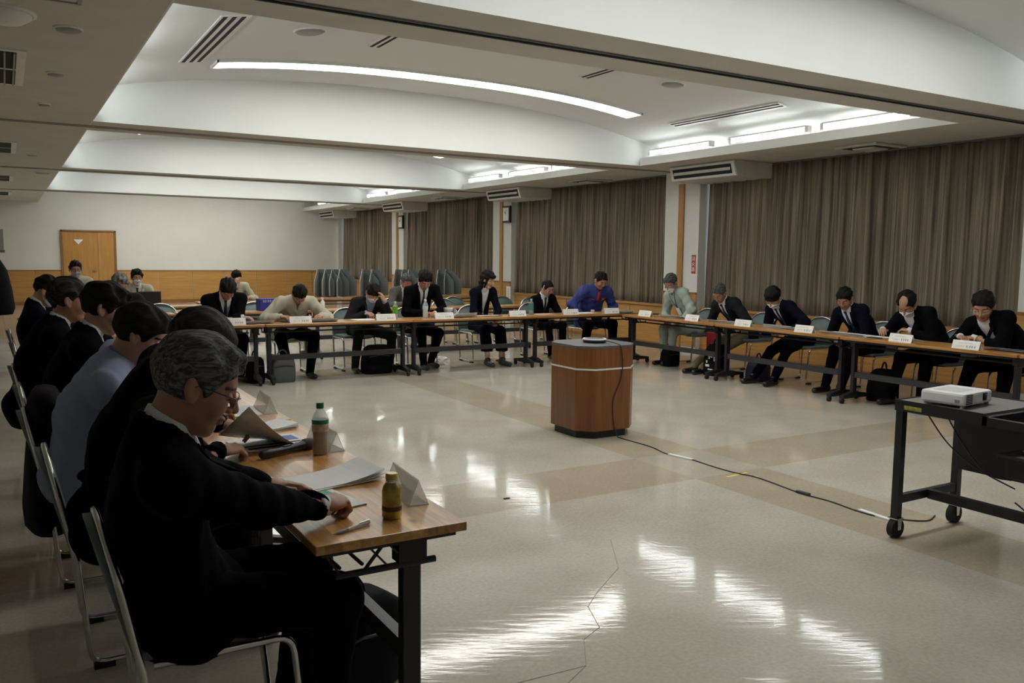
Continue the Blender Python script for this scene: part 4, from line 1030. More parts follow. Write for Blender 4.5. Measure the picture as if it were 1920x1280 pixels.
def np_mesh(name, parts, mats, parent=None):
    """parts: list of (verts, quads, material index array or int)"""
    V = []; Fq = []; MI = []; o = 0
    for v, q, mi in parts:
        V.append(v); Fq.append(q + o); o += len(v); MI.append(np.full(len(q), mi) if np.isscalar(mi) else mi)
    V = np.concatenate(V); Fq = np.concatenate(Fq); MI = np.concatenate(MI)
    me = bpy.data.meshes.new(name); me.vertices.add(len(V)); me.vertices.foreach_set('co', V.astype(F32).ravel())
    me.loops.add(len(Fq) * 4); me.loops.foreach_set('vertex_index', Fq.ravel().astype(np.int32))
    me.polygons.add(len(Fq)); me.polygons.foreach_set('loop_start', np.arange(0, len(Fq) * 4, 4, dtype=np.int32))
    me.update(calc_edges=True); me.validate()
    for m in mats: me.materials.append(m)
    me.polygons.foreach_set('material_index', MI.astype(np.int32)); me.polygons.foreach_set('use_smooth', np.ones(len(Fq), bool))
    return link(name, me, parent)

def eul(pitch, yaw, roll=0.0):
    cp, sp, cy, sy, cr, sr = math.cos(pitch), math.sin(pitch), math.cos(yaw), math.sin(yaw), math.cos(roll), math.sin(roll)
    Rz = np.array([[cy, -sy, 0], [sy, cy, 0], [0, 0, 1]]); Ry = np.array([[cp, 0, sp], [0, 1, 0], [-sp, 0, cp]]); Rx = np.array([[1, 0, 0], [0, cr, -sr], [0, sr, cr]])
    return (Rz @ Ry @ Rx).astype(F32)
def ik(S, W, a, b, pole):
    d = W - S; L = np.linalg.norm(d)
    if L > (a + b) * .995: W = S + d / L * (a + b) * .995; d = W - S; L = np.linalg.norm(d)
    u = d / L; x = (a * a - b * b + L * L) / (2 * L); hh = math.sqrt(max(a * a - x * x, 1e-6))
    p = pole - u * (pole @ u); p = nz(p); return S + u * x + p * hh, W
def head_base(q, fat=1.0):
    a = np.stack([q[:, 0], np.abs(q[:, 1]) / fat, q[:, 2]], 1)
    d = ell(a, (-.014, 0, .030), (.098, .077, .090))
    d = smin(d, ell(a, (.016, 0, -.045), (.068, .059, .075)), .03)
    d = smin(d, rc(a, (.058, 0, -.100), (.056, .012, -.098), .019, .017), .03)
    d = smin(d, ell(a, (.055, .036, -.028), (.028, .026, .030)), .02)
    return a, d
def head_sdf(q, fat=1.0):
    a, d = head_base(q, fat)
    d = smin(d, rc(a, (.076, 0, .024), (.070, .036, .026), .012, .010), .016)
    d = smax(d, -ell(a, (.100, .032, .003), (.020, .019, .014)), .010)
    d = smin(d, ell(a, (.075, .032, .002), (.012, .017, .011)), .005)
    d = smin(d, rc(a, (.084, 0, .012), (.106, 0, -.028), .007, .011), .010)
    d = smin(d, rc(a, (.094, .011, -.034), (.090, .014, -.035), .008, .007), .006)
    d = smin(d, ell(a, (.083, 0, -.060), (.013, .023, .006)), .005)
    d = smin(d, ell(a, (.080, 0, -.071), (.013, .020, .006)), .005)
    d = smax(d, -rc(a, (.096, 0, -.0655), (.082, .024, -.066), .0018, .0012), .003)
    e = np.stack([a[:, 0] + .25 * (a[:, 2] + .008) * 1.0, a[:, 1] - .25 * (a[:, 0] + .008) * -1.0, a[:, 2]], 1)
    ear = ell(e, (-.010, .081, -.008), (.0185, .009, .031))
    ear = smax(ear, -ell(e, (-.004, .093, -.004), (.011, .008, .021)), .004)
    return smin(d, ear, .006)
HAIRF = None
def hair_sdf(q, style, seed=0, fat=1.0, amp=.003):
    a = np.stack([q[:, 0], np.abs(q[:, 1]) / fat, q[:, 2]], 1); th = {'thick': .010, 'long': .008, 'fringe': .008, 'thin': -.002, 'grey': .007}.get(style, .004)
    w_ = amp * (np.sin(q[:, 0] * 55 + seed + 3 * np.sin(q[:, 1] * 30)) * np.sin(q[:, 1] * 70 + seed * 2) + .7 * np.sin(q[:, 2] * 90 + q[:, 1] * 50 + seed) + .8 * np.sin(q[:, 1] * 150 + q[:, 0] * 40 + seed))
    d = ell(a, (-.016, 0, .036), (.103 + th, .081 + th, .092 + th)) + w_
    if style != 'long':
        d = smax(d, (({'grey': -.05, 'thick': -.030}.get(style, -.022)) + .55 * a[:, 0] - a[:, 2]) * .876, .01)
    fz = {'fringe': -.052, 'thin': -.005, 'balding': -.02, 'receding': -.018, 'thick': -.030, 'grey': -.024}.get(style, -.028)
    fr = .086 if style != 'fringe' else .080
    d = smax(d, -ell(a, (.098, 0, fz), (.068, .150, fr)), .008)
    d = smax(d, -ell(a, (.004, .088, -.030), (.024, .030, .040)), .006)
    if style in ('balding',):
        d = smax(d, -ell(a, (.058, 0, .105), (.062, .045, .055)), .01)
    if style in ('thick', 'grey', 'fringe'):
        d = smin(d, ell(q, (.048, .012, .100), (.036, .050, .018)) + w_, .02)
        d = smax(d, -ell(a, (.10, 0, fz - .004), (.062, .14, fr)), .006)
    if style == 'long':
        c = rc(a, (-.030, .072, .02), (-.040, .070, -.17), .026, .030)
        c = smin(c, rc(a, (-.085, .02, .02), (-.085, .03, -.18), .03, .03), .03)
        c = smin(c, rc(a, (.040, .074, .03), (.020, .080, -.10), .014, .012), .02)
        d = smin(d, c + w_, .02)
        d = smin(d, ell(a, (.074, .02, .062), (.026, .05, .030)), .015)
    return d
def tubes_np(paths):   # [(pts, r)] -> MB
    b = MB()
    for pts, r in paths: b.tube([Vector([float(x) for x in p]) for p in pts], r, 6)
    return b

def hand_parts(W, f, n, thumb, curl, sc_=1.0):
    """W wrist, f forward, n back-of-hand normal, thumb side vector"""
    f = nz(f); n = nz(n - f * (n @ f)); th = nz(thumb - f * (thumb @ f) - n * (thumb @ n)); segs = []
    for i, (off, L) in enumerate(((.030, .92), (.010, 1.05), (-.010, 1.0), (-.029, .78))):
        p = W + f * .082 * sc_ + th * off * sc_ + n * .002; d = f + th * (off * 1.5); d = nz(d); ang = 0
        cc = curl * (1 + .08 * i)
        for k, (l, r) in enumerate(((.040, .0088), (.026, .0080), (.020, .0070))):
            ang += cc * (.75, .9, .55)[k]
            dd = nz(d * math.cos(ang) - n * math.sin(ang)); e = p + dd * l * L * sc_
            segs.append((p, e, r * sc_, (r - .0006) * sc_)); p = e
    p0 = W + f * .022 * sc_ + th * .018 * sc_ - n * .004; p1 = W + f * .050 * sc_ + th * .045 * sc_ - n * (.006 + .012 * min(curl, 1))
    p2 = p1 + nz(f * 1.0 + th * (.35 - curl * .6) - n * .25 * curl) * .030 * sc_; p3 = p2 + nz(f + th * (.1 - curl * .8) - n * .3 * curl) * .024 * sc_
    segs += [(p0, p1, .015 * sc_, .0115 * sc_), (p1, p2, .0105 * sc_, .0095 * sc_), (p2, p3, .0095 * sc_, .008 * sc_)]
    def fn(P):
        # palm
        q = np.stack([(P - W) @ f, (P - W) @ th, (P - W) @ n], 1)
        d = ell(q, (.048 * sc_, 0, 0), (.056 * sc_, .042 * sc_, .017 * sc_))
        d = smin(d, rc(P, W - f * .05, W + f * .02 * sc_, .025, .024 * sc_), .02)
        for (a, b, r1, r2) in segs: d = smin(d, rc(P, a, b, r1, r2), .006)
        return d
    allp = np.array([s[0] for s in segs] + [s[1] for s in segs] + [W - f * .05])
    return fn, allp.min(0) - .035, allp.max(0) + .035

PEOPLE = []
def person(x, y, yaw, label, head, pitch=.6, hyaw=0.0, roll=0.0, hands=None, curl=(.5, .5), hair='short', hmat=None, skin=None, top='suit', tmat=None, pmat=None, tie=None,
           shirt=None, mask=None, glasses=None, res=.012, hres=.0055, feet=None, bulk=1.0, group=None, nrm=None, lanyard=False, fat=1.0, hlen=1.0, pz=.53, knees=None, legs=True, seed=1, px=0.0, hs=1.0, handdir=None, patches=None):
    skin = skin or M_skin; tmat = tmat or M_suit; pmat = pmat or tmat; hmat = hmat or H_black; shirt = shirt or M_shirt
    c_, s_ = math.cos(yaw), math.sin(yaw)
    def loc(p): dx, dy = p[0] - x, p[1] - y; return V3(c_ * dx + s_ * dy, -s_ * dx + c_ * dy, p[2])
    Hd = loc(head); R = eul(pitch, hyaw, roll)
    Nb = Hd + R @ V3(-.030, 0, -.088) + V3(-.022, 0, -.044)
    P0 = V3(px, 0, pz)
    up = nz(Nb - P0); L = float(np.linalg.norm(Nb - P0)); side = V3(0, 1, 0); fwd = nz(np.cross(side, up)); side = nz(np.cross(up, fwd))
    B = np.stack([fwd, side, up], 1)
    nd = nz((Hd + R @ V3(-.030, 0, -.050)) - Nb)
    sh = [Nb - up * .065 + side * s * .165 * bulk + fwd * .0 for s in (-1, 1)]
    k = .70
    def torso(P, off=0.0, waist=1.0):
        q = (P - P0) @ B; q = np.stack([q[:, 0] / k, q[:, 1], q[:, 2]], 1)
        r0 = .155 * bulk + off / .85; bl = -.05 / k
        d = rc(q, (0, 0, -.02), (bl, 0, L * .5), r0 * 1.02, r0 * .97)
        d = smin(d, rc(q, (bl, 0, L * .5), (bl * .4, 0, L - .15), r0 * .98, r0 * .98), .05)
        d = d * .82
        d = smin(d, rc(P, sh[0], sh[1], .058 * bulk + off, .058 * bulk + off), .07)
        for s_h in sh: d = smin(d, rc(P, Nb + up * .005 - fwd * .012, s_h + up * .008, .05 + off, .05 + off), .04)
        return d
    # arms
    hands = hands or [None, None]; arms = []
    for i, s in enumerate((-1, 1)):
        S = sh[i]; h = hands[i]
        if h is None: Wt = P0 + V3(.28, s * .10, .06)
        else: Wt = loc(h)
        pole = nz(-fwd * .35 + side * s * .8 - V3(0, 0, .75)) if not (handdir and handdir[i] == 'up') else nz(V3(.2, s * .3, -1))
        E, Wt = ik(S, Wt, .285, .25, pole)
        arms.append((S, E, Wt))
    def folds(P, a=.0035): return np.clip((np.sqrt(((P - Nb) ** 2).sum(1)) - .13) / .08, 0, 1) * a * (np.sin(P[:, 0] * 38 + P[:, 2] * 27 + seed) * np.sin(P[:, 1] * 33 - P[:, 2] * 21 + seed * 2) + .5 * np.sin(P[:, 0] * 70 + P[:, 1] * 60 + seed))
    # ---------------- body (skin): one mesh
    parts = []
    def core(P):
        d = torso(P, -.035)
        for (S, E, W_) in arms: d = smin(d, smin(rc(P, S, E, .042, .036), rc(P, E, W_, .034, .025), .02), .02)
        for s in (-1, 1): kk = KN[0 if s < 0 else 1]; an = AN[0 if s < 0 else 1]; d = smin(d, smin(rc(P, P0 + V3(0, s * .09, -.02), kk, .065, .050), rc(P, kk, an, .048, .034), .02), .02)
        return d
    # legs
    KN = []; AN = []
    for i, s in enumerate((-1, 1)):
        Hp = P0 + V3(.0, s * .09, -.01)
        ft = loc(feet[i]) if feet else P0 + V3(.40, s * .12, -P0[2] + .09)
        ft = V3(ft[0] - .03, ft[1], .095)
        if knees: pole = nz(loc(knees[i]) - Hp)
        else: pole = nz(V3(.75, s * .12, .65))
        kk, an = ik(Hp, ft, .41, .41, pole); KN.append(kk); AN.append(an)
    vmin = lambda pts, m: np.min(np.array(pts), 0) - m
    vmax = lambda pts, m: np.max(np.array(pts), 0) + m
    allp = [P0, Nb] + [p for a in arms for p in a] + (KN + AN if legs else [])
    if not legs:
        KN = [P0 + V3(.2, s * .09, 0) for s in (-1, 1)]; AN = [k_ + V3(0, 0, -.1) for k_ in KN]
    v, q = nets(core, vmin(allp, .16), vmax(allp, .16), .02); parts.append((v, q, 0))
    def hd(P):
        q = (P - Hd) @ R / hs; d = head_sdf(q, fat) * hs
        d = smin(d, rc(P, Hd + R @ V3(-.030, 0, -.050), Nb, .052, .058), .025)
        return d
    lo = np.minimum(Hd - .155 * hs, Nb - .05); hi = np.maximum(Hd + .155 * hs, Nb + .06)
    v, q = nets(hd, lo, hi, hres)
    cen = ((v[q].mean(1) - Hd) @ R) / hs; ay = np.abs(cen[:, 1]); mi = np.zeros(len(q), int)
    mi[(cen[:, 0] > .072) & (ay < .023 + 0 * ay) & (cen[:, 2] < -.0565) & (cen[:, 2] > -.077)] = 1
    mi[(cen[:, 0] > .062) & (np.abs(ay - .032) < .015) & (np.abs(cen[:, 2] + .003 - .06 * 0) < .0032)] = 2
    mi[(cen[:, 0] > .060) & (np.abs(ay - .033) < .019) & (np.abs(cen[:, 2] - .024 + (ay - .033) ** 2 * 9) < .0042)] = 3
    parts.append((v, q, mi))
    for i, s in enumerate((-1, 1)):
        S, E, W_ = arms[i]; f = nz(W_ - E); md = handdir[i] if handdir else None
        if md == 'up': n = nz(V3(.5, s * .8, .2)); f = nz(V3(-.0, -s * .35, .9)); th = nz(np.cross(f, n)) * (-1 if s > 0 else 1)
        else:
            f = nz(V3(f[0], f[1], f[2] * .25)) if W_[2] < .95 else f
            if md is not None: f = nz(V3(*md))
            n = V3(0, 0, 1) + side * s * .25; th = -side * s
        fn, a, b = hand_parts(W_, f, n, th, curl[i])
        v, q = nets(fn, a, b, min(hres, .0048)); parts.append((v, q, 0))
    body = np_mesh('person', parts, [skin, M_lip, M_eye, hmat]); body.location = (x, y, 0); body.rotation_euler = (0, 0, yaw)
    tag(body, label, 'person')
    # ---------------- hair
    v, q = nets(lambda P: hair_sdf((P - Hd) @ R / hs, hair, seed, fat, .0045 if hres > .004 else .0022) * hs, Hd - (.16 if hair != 'long' else .26) * hs, Hd + .16 * hs, hres)
    np_mesh('hair', [(v, q, 0)], [hmat], body)
    # ---------------- top
    sleeve = .012
    def vcut(P, d, w0, t0):
        q = (P - P0) @ B; t = np.clip((q[:, 2] - t0) / (L + .02 - t0), 0, 1); hw = w0 * t
        wedge = np.maximum(np.abs(q[:, 1]) - hw, .03 - q[:, 0]); wedge = np.maximum(wedge, t0 - q[:, 2])
        return np.maximum(d, -wedge)
    def jacket(P):
        d = torso(P, .0)
        hip = ell((P - P0) @ B, (.0, 0, -.02), (.155 * bulk, .195 * bulk, .13)); d = smin(d, hip, .05)
        for (S, E, W_) in arms:
            fw = nz(W_ - E)
            d = smin(d, smin(rc(P, S, E, .066 * bulk, .057 * bulk), rc(P, E, W_ - fw * .015, .057 * bulk, .041), .02), .045)
        jc = rc(P, Nb - nd * .03 - fwd * .004, Nb + nd * .03 - fwd * .004, .078, .074); d = smin(d, np.maximum(jc, (P - Nb) @ nd - .016), .02)
        d = d + folds(P) * (2.2 if top != 'suit' else 1)
        d = np.maximum(d, -rc(P, Nb + nd * .02, Nb + nd * .14, .066, .066)) if top == 'suit' else np.maximum(d, -rc(P, Nb - nd * .01, Nb + nd * .14, .061, .062))
        for (S, E, W_) in arms: d = np.maximum(d, (P - (W_ - nz(W_ - E) * .0)) @ nz(W_ - E) - 0.0 if False else d)
        return d
    jp = [P0 - V3(0, 0, .0), Nb] + [p for a in arms for p in a]
    lo, hi = vmin(jp, .20), vmax(jp, .13); lo[2] = max(lo[2], .40)
    if top == 'suit':
        v, q = nets(lambda P: vcut(P, jacket(P), .072, .14), lo, hi, res); np_mesh('jacket', [(v, q, 0)], [tmat], body)
        def sf(P):
            d = torso(P, -.010)
            d = np.maximum(d, -((P - P0) @ B)[:, 2] + .08)
            d = np.maximum(d, np.abs(((P - P0) @ B)[:, 1]) - .12)
            c = rc(P, Nb - nd * .015, Nb + nd * .045, .068, .0635); c = np.maximum(c, ((P - Nb) @ nz(nd * .9 + fwd * .15)) - .038)
            d = np.minimum(d, c)
            return d
        v, q = nets(sf, vmin([P0, Nb], .17), vmax([P0, Nb], .17), min(res, .009)); sp = [(v, q, 0)]
        for (S, E, W_) in arms:
            fw = nz(W_ - E); a = W_ - fw * .02; b = W_ + fw * .032
            fn = lambda P: np.maximum(rc(P, a, b, .034, .031), np.maximum((P - b) @ fw, (a - P) @ fw))
            v, q = nets(fn, np.minimum(a, b) - .045, np.maximum(a, b) + .045, .006); np_mesh('cuff', [(v, q, 0)], [shirt], body)
        np_mesh('shirt', sp, [shirt], body)
        if tie:
            ts = np.linspace(L - .025, .16, 12); pts = []
            for t in ts:
                xs_ = np.linspace(.24, 0, 60); PP = np.array([P0 + B @ V3(xx, 0, t) for xx in xs_]); dd = sf(PP.astype(F32)); i = np.argmax(dd < .003); pts.append(PP[i])
            b = MB(); vs = []
            for i, p in enumerate(pts):
                w0 = .010 + .022 * i / 11 if i else .016
                for s in (-1, 1):
                    for dp in (0.0, .006): vs.append(p + side * s * w0 + fwd * dp)
            fs = []
            for i in range(11):
                a = i * 4; fs += [(a + 1, a + 3, a + 7, a + 5), (a, a + 4, a + 6, a + 2), (a, a + 1, a + 5, a + 4), (a + 2, a + 6, a + 7, a + 3)]
            b.add([[float(c) for c in v_] for v_ in vs], fs, 0, True); b.tube([[float(c) for c in (pts[0] + fwd * .004 + up * .012)], [float(c) for c in (pts[0] + fwd * .006 - up * .016)]], [.017, .011], 8)
            b.build('tie', tie, body)
        # lapels
        b = MB()
        for s in (-1, 1):
            P_ = []
            for t in np.linspace(L - .03, .20, 8):
                hw = .072 * max(0, (t - .14) / (L + .02 - .14)); w2 = .045 * math.sin(math.pi * min(1, max(.12, (t - .16) / (L - .16))) * .8)
                for yy in (hw - .004, hw + w2):
                    xs_ = np.linspace(.26, -.05, 70); PP = np.array([P0 + B @ V3(xx, s * yy, t) for xx in xs_]).astype(F32); dd = jacket(PP); i = int(np.argmax(dd < .004)); P_.append(PP[i])
            b.add([[float(c) for c in p] for p in P_], [(2 * i, 2 * i + 2, 2 * i + 3, 2 * i + 1) for i in range(7)], 0, True)
        o = b.build('lapel', tmat, body); so = o.modifiers.new('thick', 'SOLIDIFY'); so.thickness = .004
    else:
        v, q = nets(lambda P: vcut(P, jacket(P), .030, L * .80), lo, hi, res); np_mesh('jacket' if top == 'work' else 'shirt', [(v, q, 0)], [tmat], body)
        cm = tmat if top == 'work' else (MATS.get('shirt collar blue') or mat('shirt collar blue', (.13, .16, .30), .8))
        def cf(P):
            c = rc(P, Nb - nd * .018, Nb + nd * .035, .071, .064); c = np.maximum(c, ((P - Nb) @ nz(nd * .9 + fwd * .2)) - .030)
            q = (P - P0) @ B; return np.maximum(c, -np.maximum(np.abs(q[:, 1]) - .018, .02 - q[:, 0]))
        v, q = nets(cf, Nb - .09, Nb + .09, min(res, .008)); np_mesh('collar', [(v, q, 0)], [cm], body)
    for (ps, pt, pw, ph, pm, pn) in (patches or []):
        gr = []
        for i in range(4):
            for j in range(4):
                t = L * pt + ph * (i / 3 - .5); yy = ps + pw * (j / 3 - .5); xs_ = np.linspace(.30, -.06, 90)
                PP = np.array([P0 + B @ V3(xx, yy, t) for xx in xs_]).astype(F32); dd = jacket(PP); k_ = int(np.argmax(dd < .004)); gr.append(PP[k_] + fwd * .001)
        b = MB(); b.add([[float(c) for c in p] for p in gr], [(i * 4 + j, i * 4 + j + 1, i * 4 + j + 5, i * 4 + j + 4) for i in range(3) for j in range(3)], 0, True)
        o = b.build(pn, pm, body); so = o.modifiers.new('thick', 'SOLIDIFY'); so.thickness = .003
    if lanyard:
        pts = []
        for s, seq in ((-1, (1, .9, .75, .6)), (1, (.75, .9, 1))):
            for t_ in seq:
                t = (L - .0) * t_; xs_ = np.linspace(.26, -.05, 70); yy = s * .065 * max(0, (t_ - .55) / .45)
                PP = np.array([P0 + B @ V3(xx, yy, t) for xx in xs_]).astype(F32); dd = jacket(PP); i = int(np.argmax(dd < .006)); pts.append(PP[i])
        b = MB(); b.tube([[float(c) for c in p] for p in pts], .005, 6); b.build('lanyard', M_lany, body)
        p = pts[3]; b = MB(); M = Matrix.Translation([float(c) for c in (p + fwd * .008)]) @ Matrix(np.stack([fwd, side, up], 1).tolist()).to_4x4(); b.box(-.002, .002, -.04, .04, -.11, 0, 0, M)
        b.build('badge', M_paper, body)
    # ---------------- trousers, shoes
    if legs:
        skirt = top == 'woman' or pmat is None
        def tr(P):
            d = ell(P, P0 + V3(.01, 0, -.01), (.15 * bulk, .18 * bulk, .105))
            for i, s in enumerate((-1, 1)):
                Hp = P0 + V3(.02, s * .085, -.005)
                lg = smin(rc(P, Hp, KN[i], .088 * bulk, .064 * bulk), rc(P, KN[i], AN[i] + V3(0, 0, -.02), .062 * bulk, .048), .025); d = smin(d, lg, .03)
            return d + folds(P, .003)
        tp = [P0] + KN + AN; a_, b_ = vmin(tp, .13), vmax(tp, .13); a_[2] = .045
        if group == 'w':
            def tr(P, o=tr):
                d = ell(P, P0 + V3(.01, 0, -.01), (.15, .18, .105))
                for i in (0, 1):
                    Hp = P0 + V3(.02, (-.085, .085)[i], -.005); mid = KN[i] * .35 + AN[i] * .65
                    d = smin(d, smin(rc(P, Hp, KN[i], .085, .07), rc(P, KN[i], mid, .075, .085), .03), .03)
                    d = np.maximum(d, (mid[2] - .03 - P[:, 2]))
                return d + folds(P, .003)
        v, q = nets(tr, a_, b_, res); np_mesh('trousers', [(v, q, 0)], [pmat], body)
        for i in (0, 1):
            an = AN[i]; fd = nz(V3(1, (-.15, .15)[i], 0)) if not feet else nz(V3(1, (-.1, .1)[i], 0)); hl = an - fd * .035; hl[2] = .042; to = an + fd * .155; to[2] = .034
            fn = lambda P: np.maximum(smin(rc(P, hl, to, .038, .034), rc(P, hl + V3(0, 0, .02), V3(an[0], an[1], .09), .034, .040), .02), .002 - P[:, 2])
            v, q = nets(fn, np.minimum(hl, to) - .06, np.maximum(hl, to) + np.array([.06, .06, .09]), .009); np_mesh('shoe', [(v, q, 0)], [M_flat if group == 'w' else M_shoe], body)
    # ---------------- mask, glasses
    if mask:
        def mf(P):
            q = (P - Hd) @ R / hs; a, d = head_base(q, fat); d = smin(d, rc(a, (.088, 0, -.005), (.100, 0, -.030), .012, .016), .03)
            d = d - .006; d = smax(d, ell(a, (.070, 0, -.064), (.062, .072, .046)), .006); return d * hs
        v, q = nets(mf, Hd - .15, Hd + .15, min(hres, .0045)); mo = np_mesh('mask', [(v, q, 0)], [mask], body)
        b = MB()
        for s in (-1, 1):
            for zz in (-.040, -.085):
                P_ = [V3(.045, s * .062, zz), V3(.015, s * .071, (zz * .6 - .012)), V3(-.012, s * .083, -.012 + (zz + .06) * .5)]
                b.tube([[float(c) for c in Hd + R @ (p * hs)] for p in P_], .0016, 5)
        b.build('ear_loop', mask, mo)
    if glasses:
        b = MB(); T = lambda p: [float(c) for c in Hd + R @ (V3(*p) * hs)]
        lens = MB()
        for s in (-1, 1):
            pts = []
            for kx in range(17):
                a = 2 * math.pi * kx / 16; ex, ez = math.cos(a), math.sin(a); yy = s * (.033 + .025 * abs(ex) ** .7 * (1 if ex > 0 else -1)); zz = -.004 + .015 * abs(ez) ** .7 * (1 if ez > 0 else -1)
                pts.append(T((.103 - .22 * max(0, abs(yy) - .02), yy, zz)))
            b.tube(pts, .0013, 5)
            lens.add(pts[:-1], [tuple(range(16))], 0)
            b.tube([T((.096, s * .058, .006)), T((.088, s * .070, .007)), T((.0, s * (.081 * fat + .003), .008)), T((-.018, s * (.084 * fat), -.006))], .0016, 5)
        b.tube([T((.105, -.010, .001)), T((.109, 0, .004)), T((.105, .010, .001))], .0013, 5)
        g = b.build('glasses', glasses, body); lens.build('lens', M_lens, g)
    return body

H_black = hair_mat('black hair', (.005, .0045, .0045), (.014, .013, .013))
H_dark = hair_mat('dark greying hair', (.012, .0115, .011), (.045, .042, .04))
H_grey = hair_mat('grey streaked hair', (.045, .046, .048), (.19, .19, .195), 48)
H_white = hair_mat('white hair', (.10, .10, .10), (.26, .26, .26))
H_mid = hair_mat('mid grey hair', (.04, .04, .04), (.11, .11, .11))

# ---- left row (facing +x)
person(.43, 2.46, -.10, 'grey-haired man in glasses and black suit writing at the near table end', (.425, 2.33, 1.155), pitch=.42, hyaw=-.10, hands=[(.80, 2.42, .745), (.70, 2.74, .745)], curl=(1.15, .25),
       hair='grey', hmat=H_grey, skin=M_skin2, glasses=M_frameb, res=.007, hres=.0028, bulk=1.12, fat=1.0, seed=3, hs=1.06, px=-.03, feet=[(.80, 2.35, .05), (.78, 2.66, .05)], handdir=[(.8, .45, 0), (.9, -.3, 0)])
person(.36, 3.36, -.05, 'dark-haired man in black suit turning a page, half hidden behind the grey-haired man', (.57, 3.11, 1.165), pitch=.8, hyaw=.0, hands=[(.665, 3.30, .75), (.74, 3.60, .79)], curl=(.9, .9), hair='thick', hmat=H_dark, skin=M_skin, res=.011, hres=.004, bulk=1.08, seed=5, px=-.05, hs=1.05, handdir=[(.9, .2, 0), (.9, -.3, 0)])
person(.29, 4.22, -.1, 'man in pale blue shirt looking down at his papers', (.50, 4.03, 1.14), pitch=.50, hyaw=-.18, hands=[(.80, 4.1, .75), (.80, 4.4, .75)], hair='thick', hmat=H_black, skin=M_skin, top='shirt', tmat=M_shirtb, pmat=M_suit, res=.010, hres=.004, bulk=1.12, seed=7, px=-.04, hs=1.05)
person(.28, 5.12, -.1, 'black-haired man in glasses and black suit behind the man in pale blue', (.455, 5.01, 1.20), pitch=.35, hyaw=-.12, hands=[(.80, 5.0, .75), (.80, 5.3, .75)], hair='thick', hmat=H_black, skin=M_skin, glasses=M_frames, res=.012, hres=.0045, bulk=1.08, seed=9, hs=1.08, px=-.02)
person(.12, 6.12, .0, 'heavy-set man with greying hair and black suit, fifth in the left row', (.34, 6.01, 1.195), pitch=.15, hyaw=-.05, hands=[(.78, 6.0, .75), (.78, 6.3, .75)], hair='receding', hmat=H_dark, skin=M_skin2, res=.012, hres=.005, bulk=1.15, seed=11, hs=1.12, fat=1.08)
person(.22, 8.90, -.1, 'man in navy suit and white mask farthest down the left row', (.315, 8.78, 1.145), pitch=.5, hyaw=-.1, hands=[(.75, 8.7, .75), (.75, 9.1, .75)], hair='receding', hmat=H_black, skin=M_skin, tmat=M_suit2, mask=M_mask, seed=13, hs=1.08)
# ---- far row (facing -y)
F_ = -math.pi / 2
person(1.10, 10.50, F_ - .15, 'white-haired man in grey jacket at the left end of the far row', (1.077, 10.25, 1.139), pitch=.45, hyaw=.35, hands=[(.9, 10.08, .75), (1.22, 10.05, .75)], hair='grey', hmat=H_white, skin=M_skin2, tmat=M_suit3, bulk=1.1, seed=15, hs=1.05)
person(2.22, 10.55, F_, 'black-suited man bowing with arms crossed on the far row', (2.203, 10.15, 1.083), pitch=.95, hyaw=.1, hands=[(2.34, 10.08, .76), (2.10, 10.05, .76)], curl=(.6, .6), hair='thick', hmat=H_black, skin=M_skin2, tmat=M_suit, tie=M_tealtie, bulk=1.12, seed=17, hs=1.03, handdir=[(.3, .9, 0), (.3, -.9, 0)])
person(3.03, 10.55, F_, 'man in beige work jacket bowing deeply over a dark folder', (3.035, 10.10, 1.019), pitch=1.05, hands=[(2.78, 10.02, .76), (3.28, 10.02, .76)], hair='short', hmat=H_black, skin=M_skin2, top='work', tmat=M_beige, pmat=M_suit, bulk=1.14, seed=19, patches=[(-.09, .60, .11, .010, M_navytie, 'pocket_piping'), (.09, .60, .11, .010, M_navytie, 'pocket_piping')], feet=[(2.893, 10.04, 0), (3.15, 10.06, 0)], knees=[(2.72, 10.1, .8), (3.32, 10.1, .8)])
person(4.02, 10.62, F_, 'dark-suited man in white mask holding his forehead with one hand', (4.038, 10.25, 1.022), pitch=.75, hyaw=.0, hands=[(3.92, 10.22, .76), (4.15, 10.12, .90)], curl=(.9, .35), hair='fringe', hmat=H_black, skin=M_skin, tmat=M_suit3, shirt=M_shirtb, mask=M_mask, bulk=1.05, seed=21, handdir=[(.8, .4, 0), 'up'], feet=[(3.80, 10.25, 0), (4.35, 10.4, 0)])
person(4.80, 10.58, F_, 'black-suited man with tie looking down beside the clear bottle', (4.744, 10.20, 1.181), pitch=.75, hyaw=-.15, hands=[(4.70, 10.12, .75), (4.85, 10.1, .75)], curl=(.9, .7), hair='thick', hmat=H_black, skin=M_skin2, tmat=M_suit, tie=M_tealtie, bulk=1.08, seed=23, hs=1.05, feet=[(4.72, 10.15, 0), (4.90, 10.3, 0)])
person(5.80, 10.62, F_ + .05, 'woman with long black hair in navy suit on the far row', (5.807, 10.40, 1.178), pitch=.3, hyaw=.45, hands=[(5.72, 10.22, .62), (5.85, 10.22, .62)], curl=(.7, .7), hair='long', hmat=H_black, skin=M_skin3, tmat=M_suit2, pmat=M_suit2, bulk=.88, fat=.94, seed=25, feet=[(5.64, 10.05, 0), (5.86, 10.02, 0)], group='w')
person(6.95, 10.80, F_ + .05, 'man in glasses, black suit and striped tie left of the blue jacket', (6.942, 10.60, 1.035), pitch=.45, hyaw=.2, hands=[(6.85, 10.42, .60), (7.02, 10.42, .60)], hair='receding', hmat=H_black, skin=M_skin, tmat=M_suit, tie=M_navytie, glasses=M_frameb, bulk=.95, seed=27, hs=.92, pz=.50, feet=[(6.85, 10.3, 0), (7.05, 10.3, 0)])
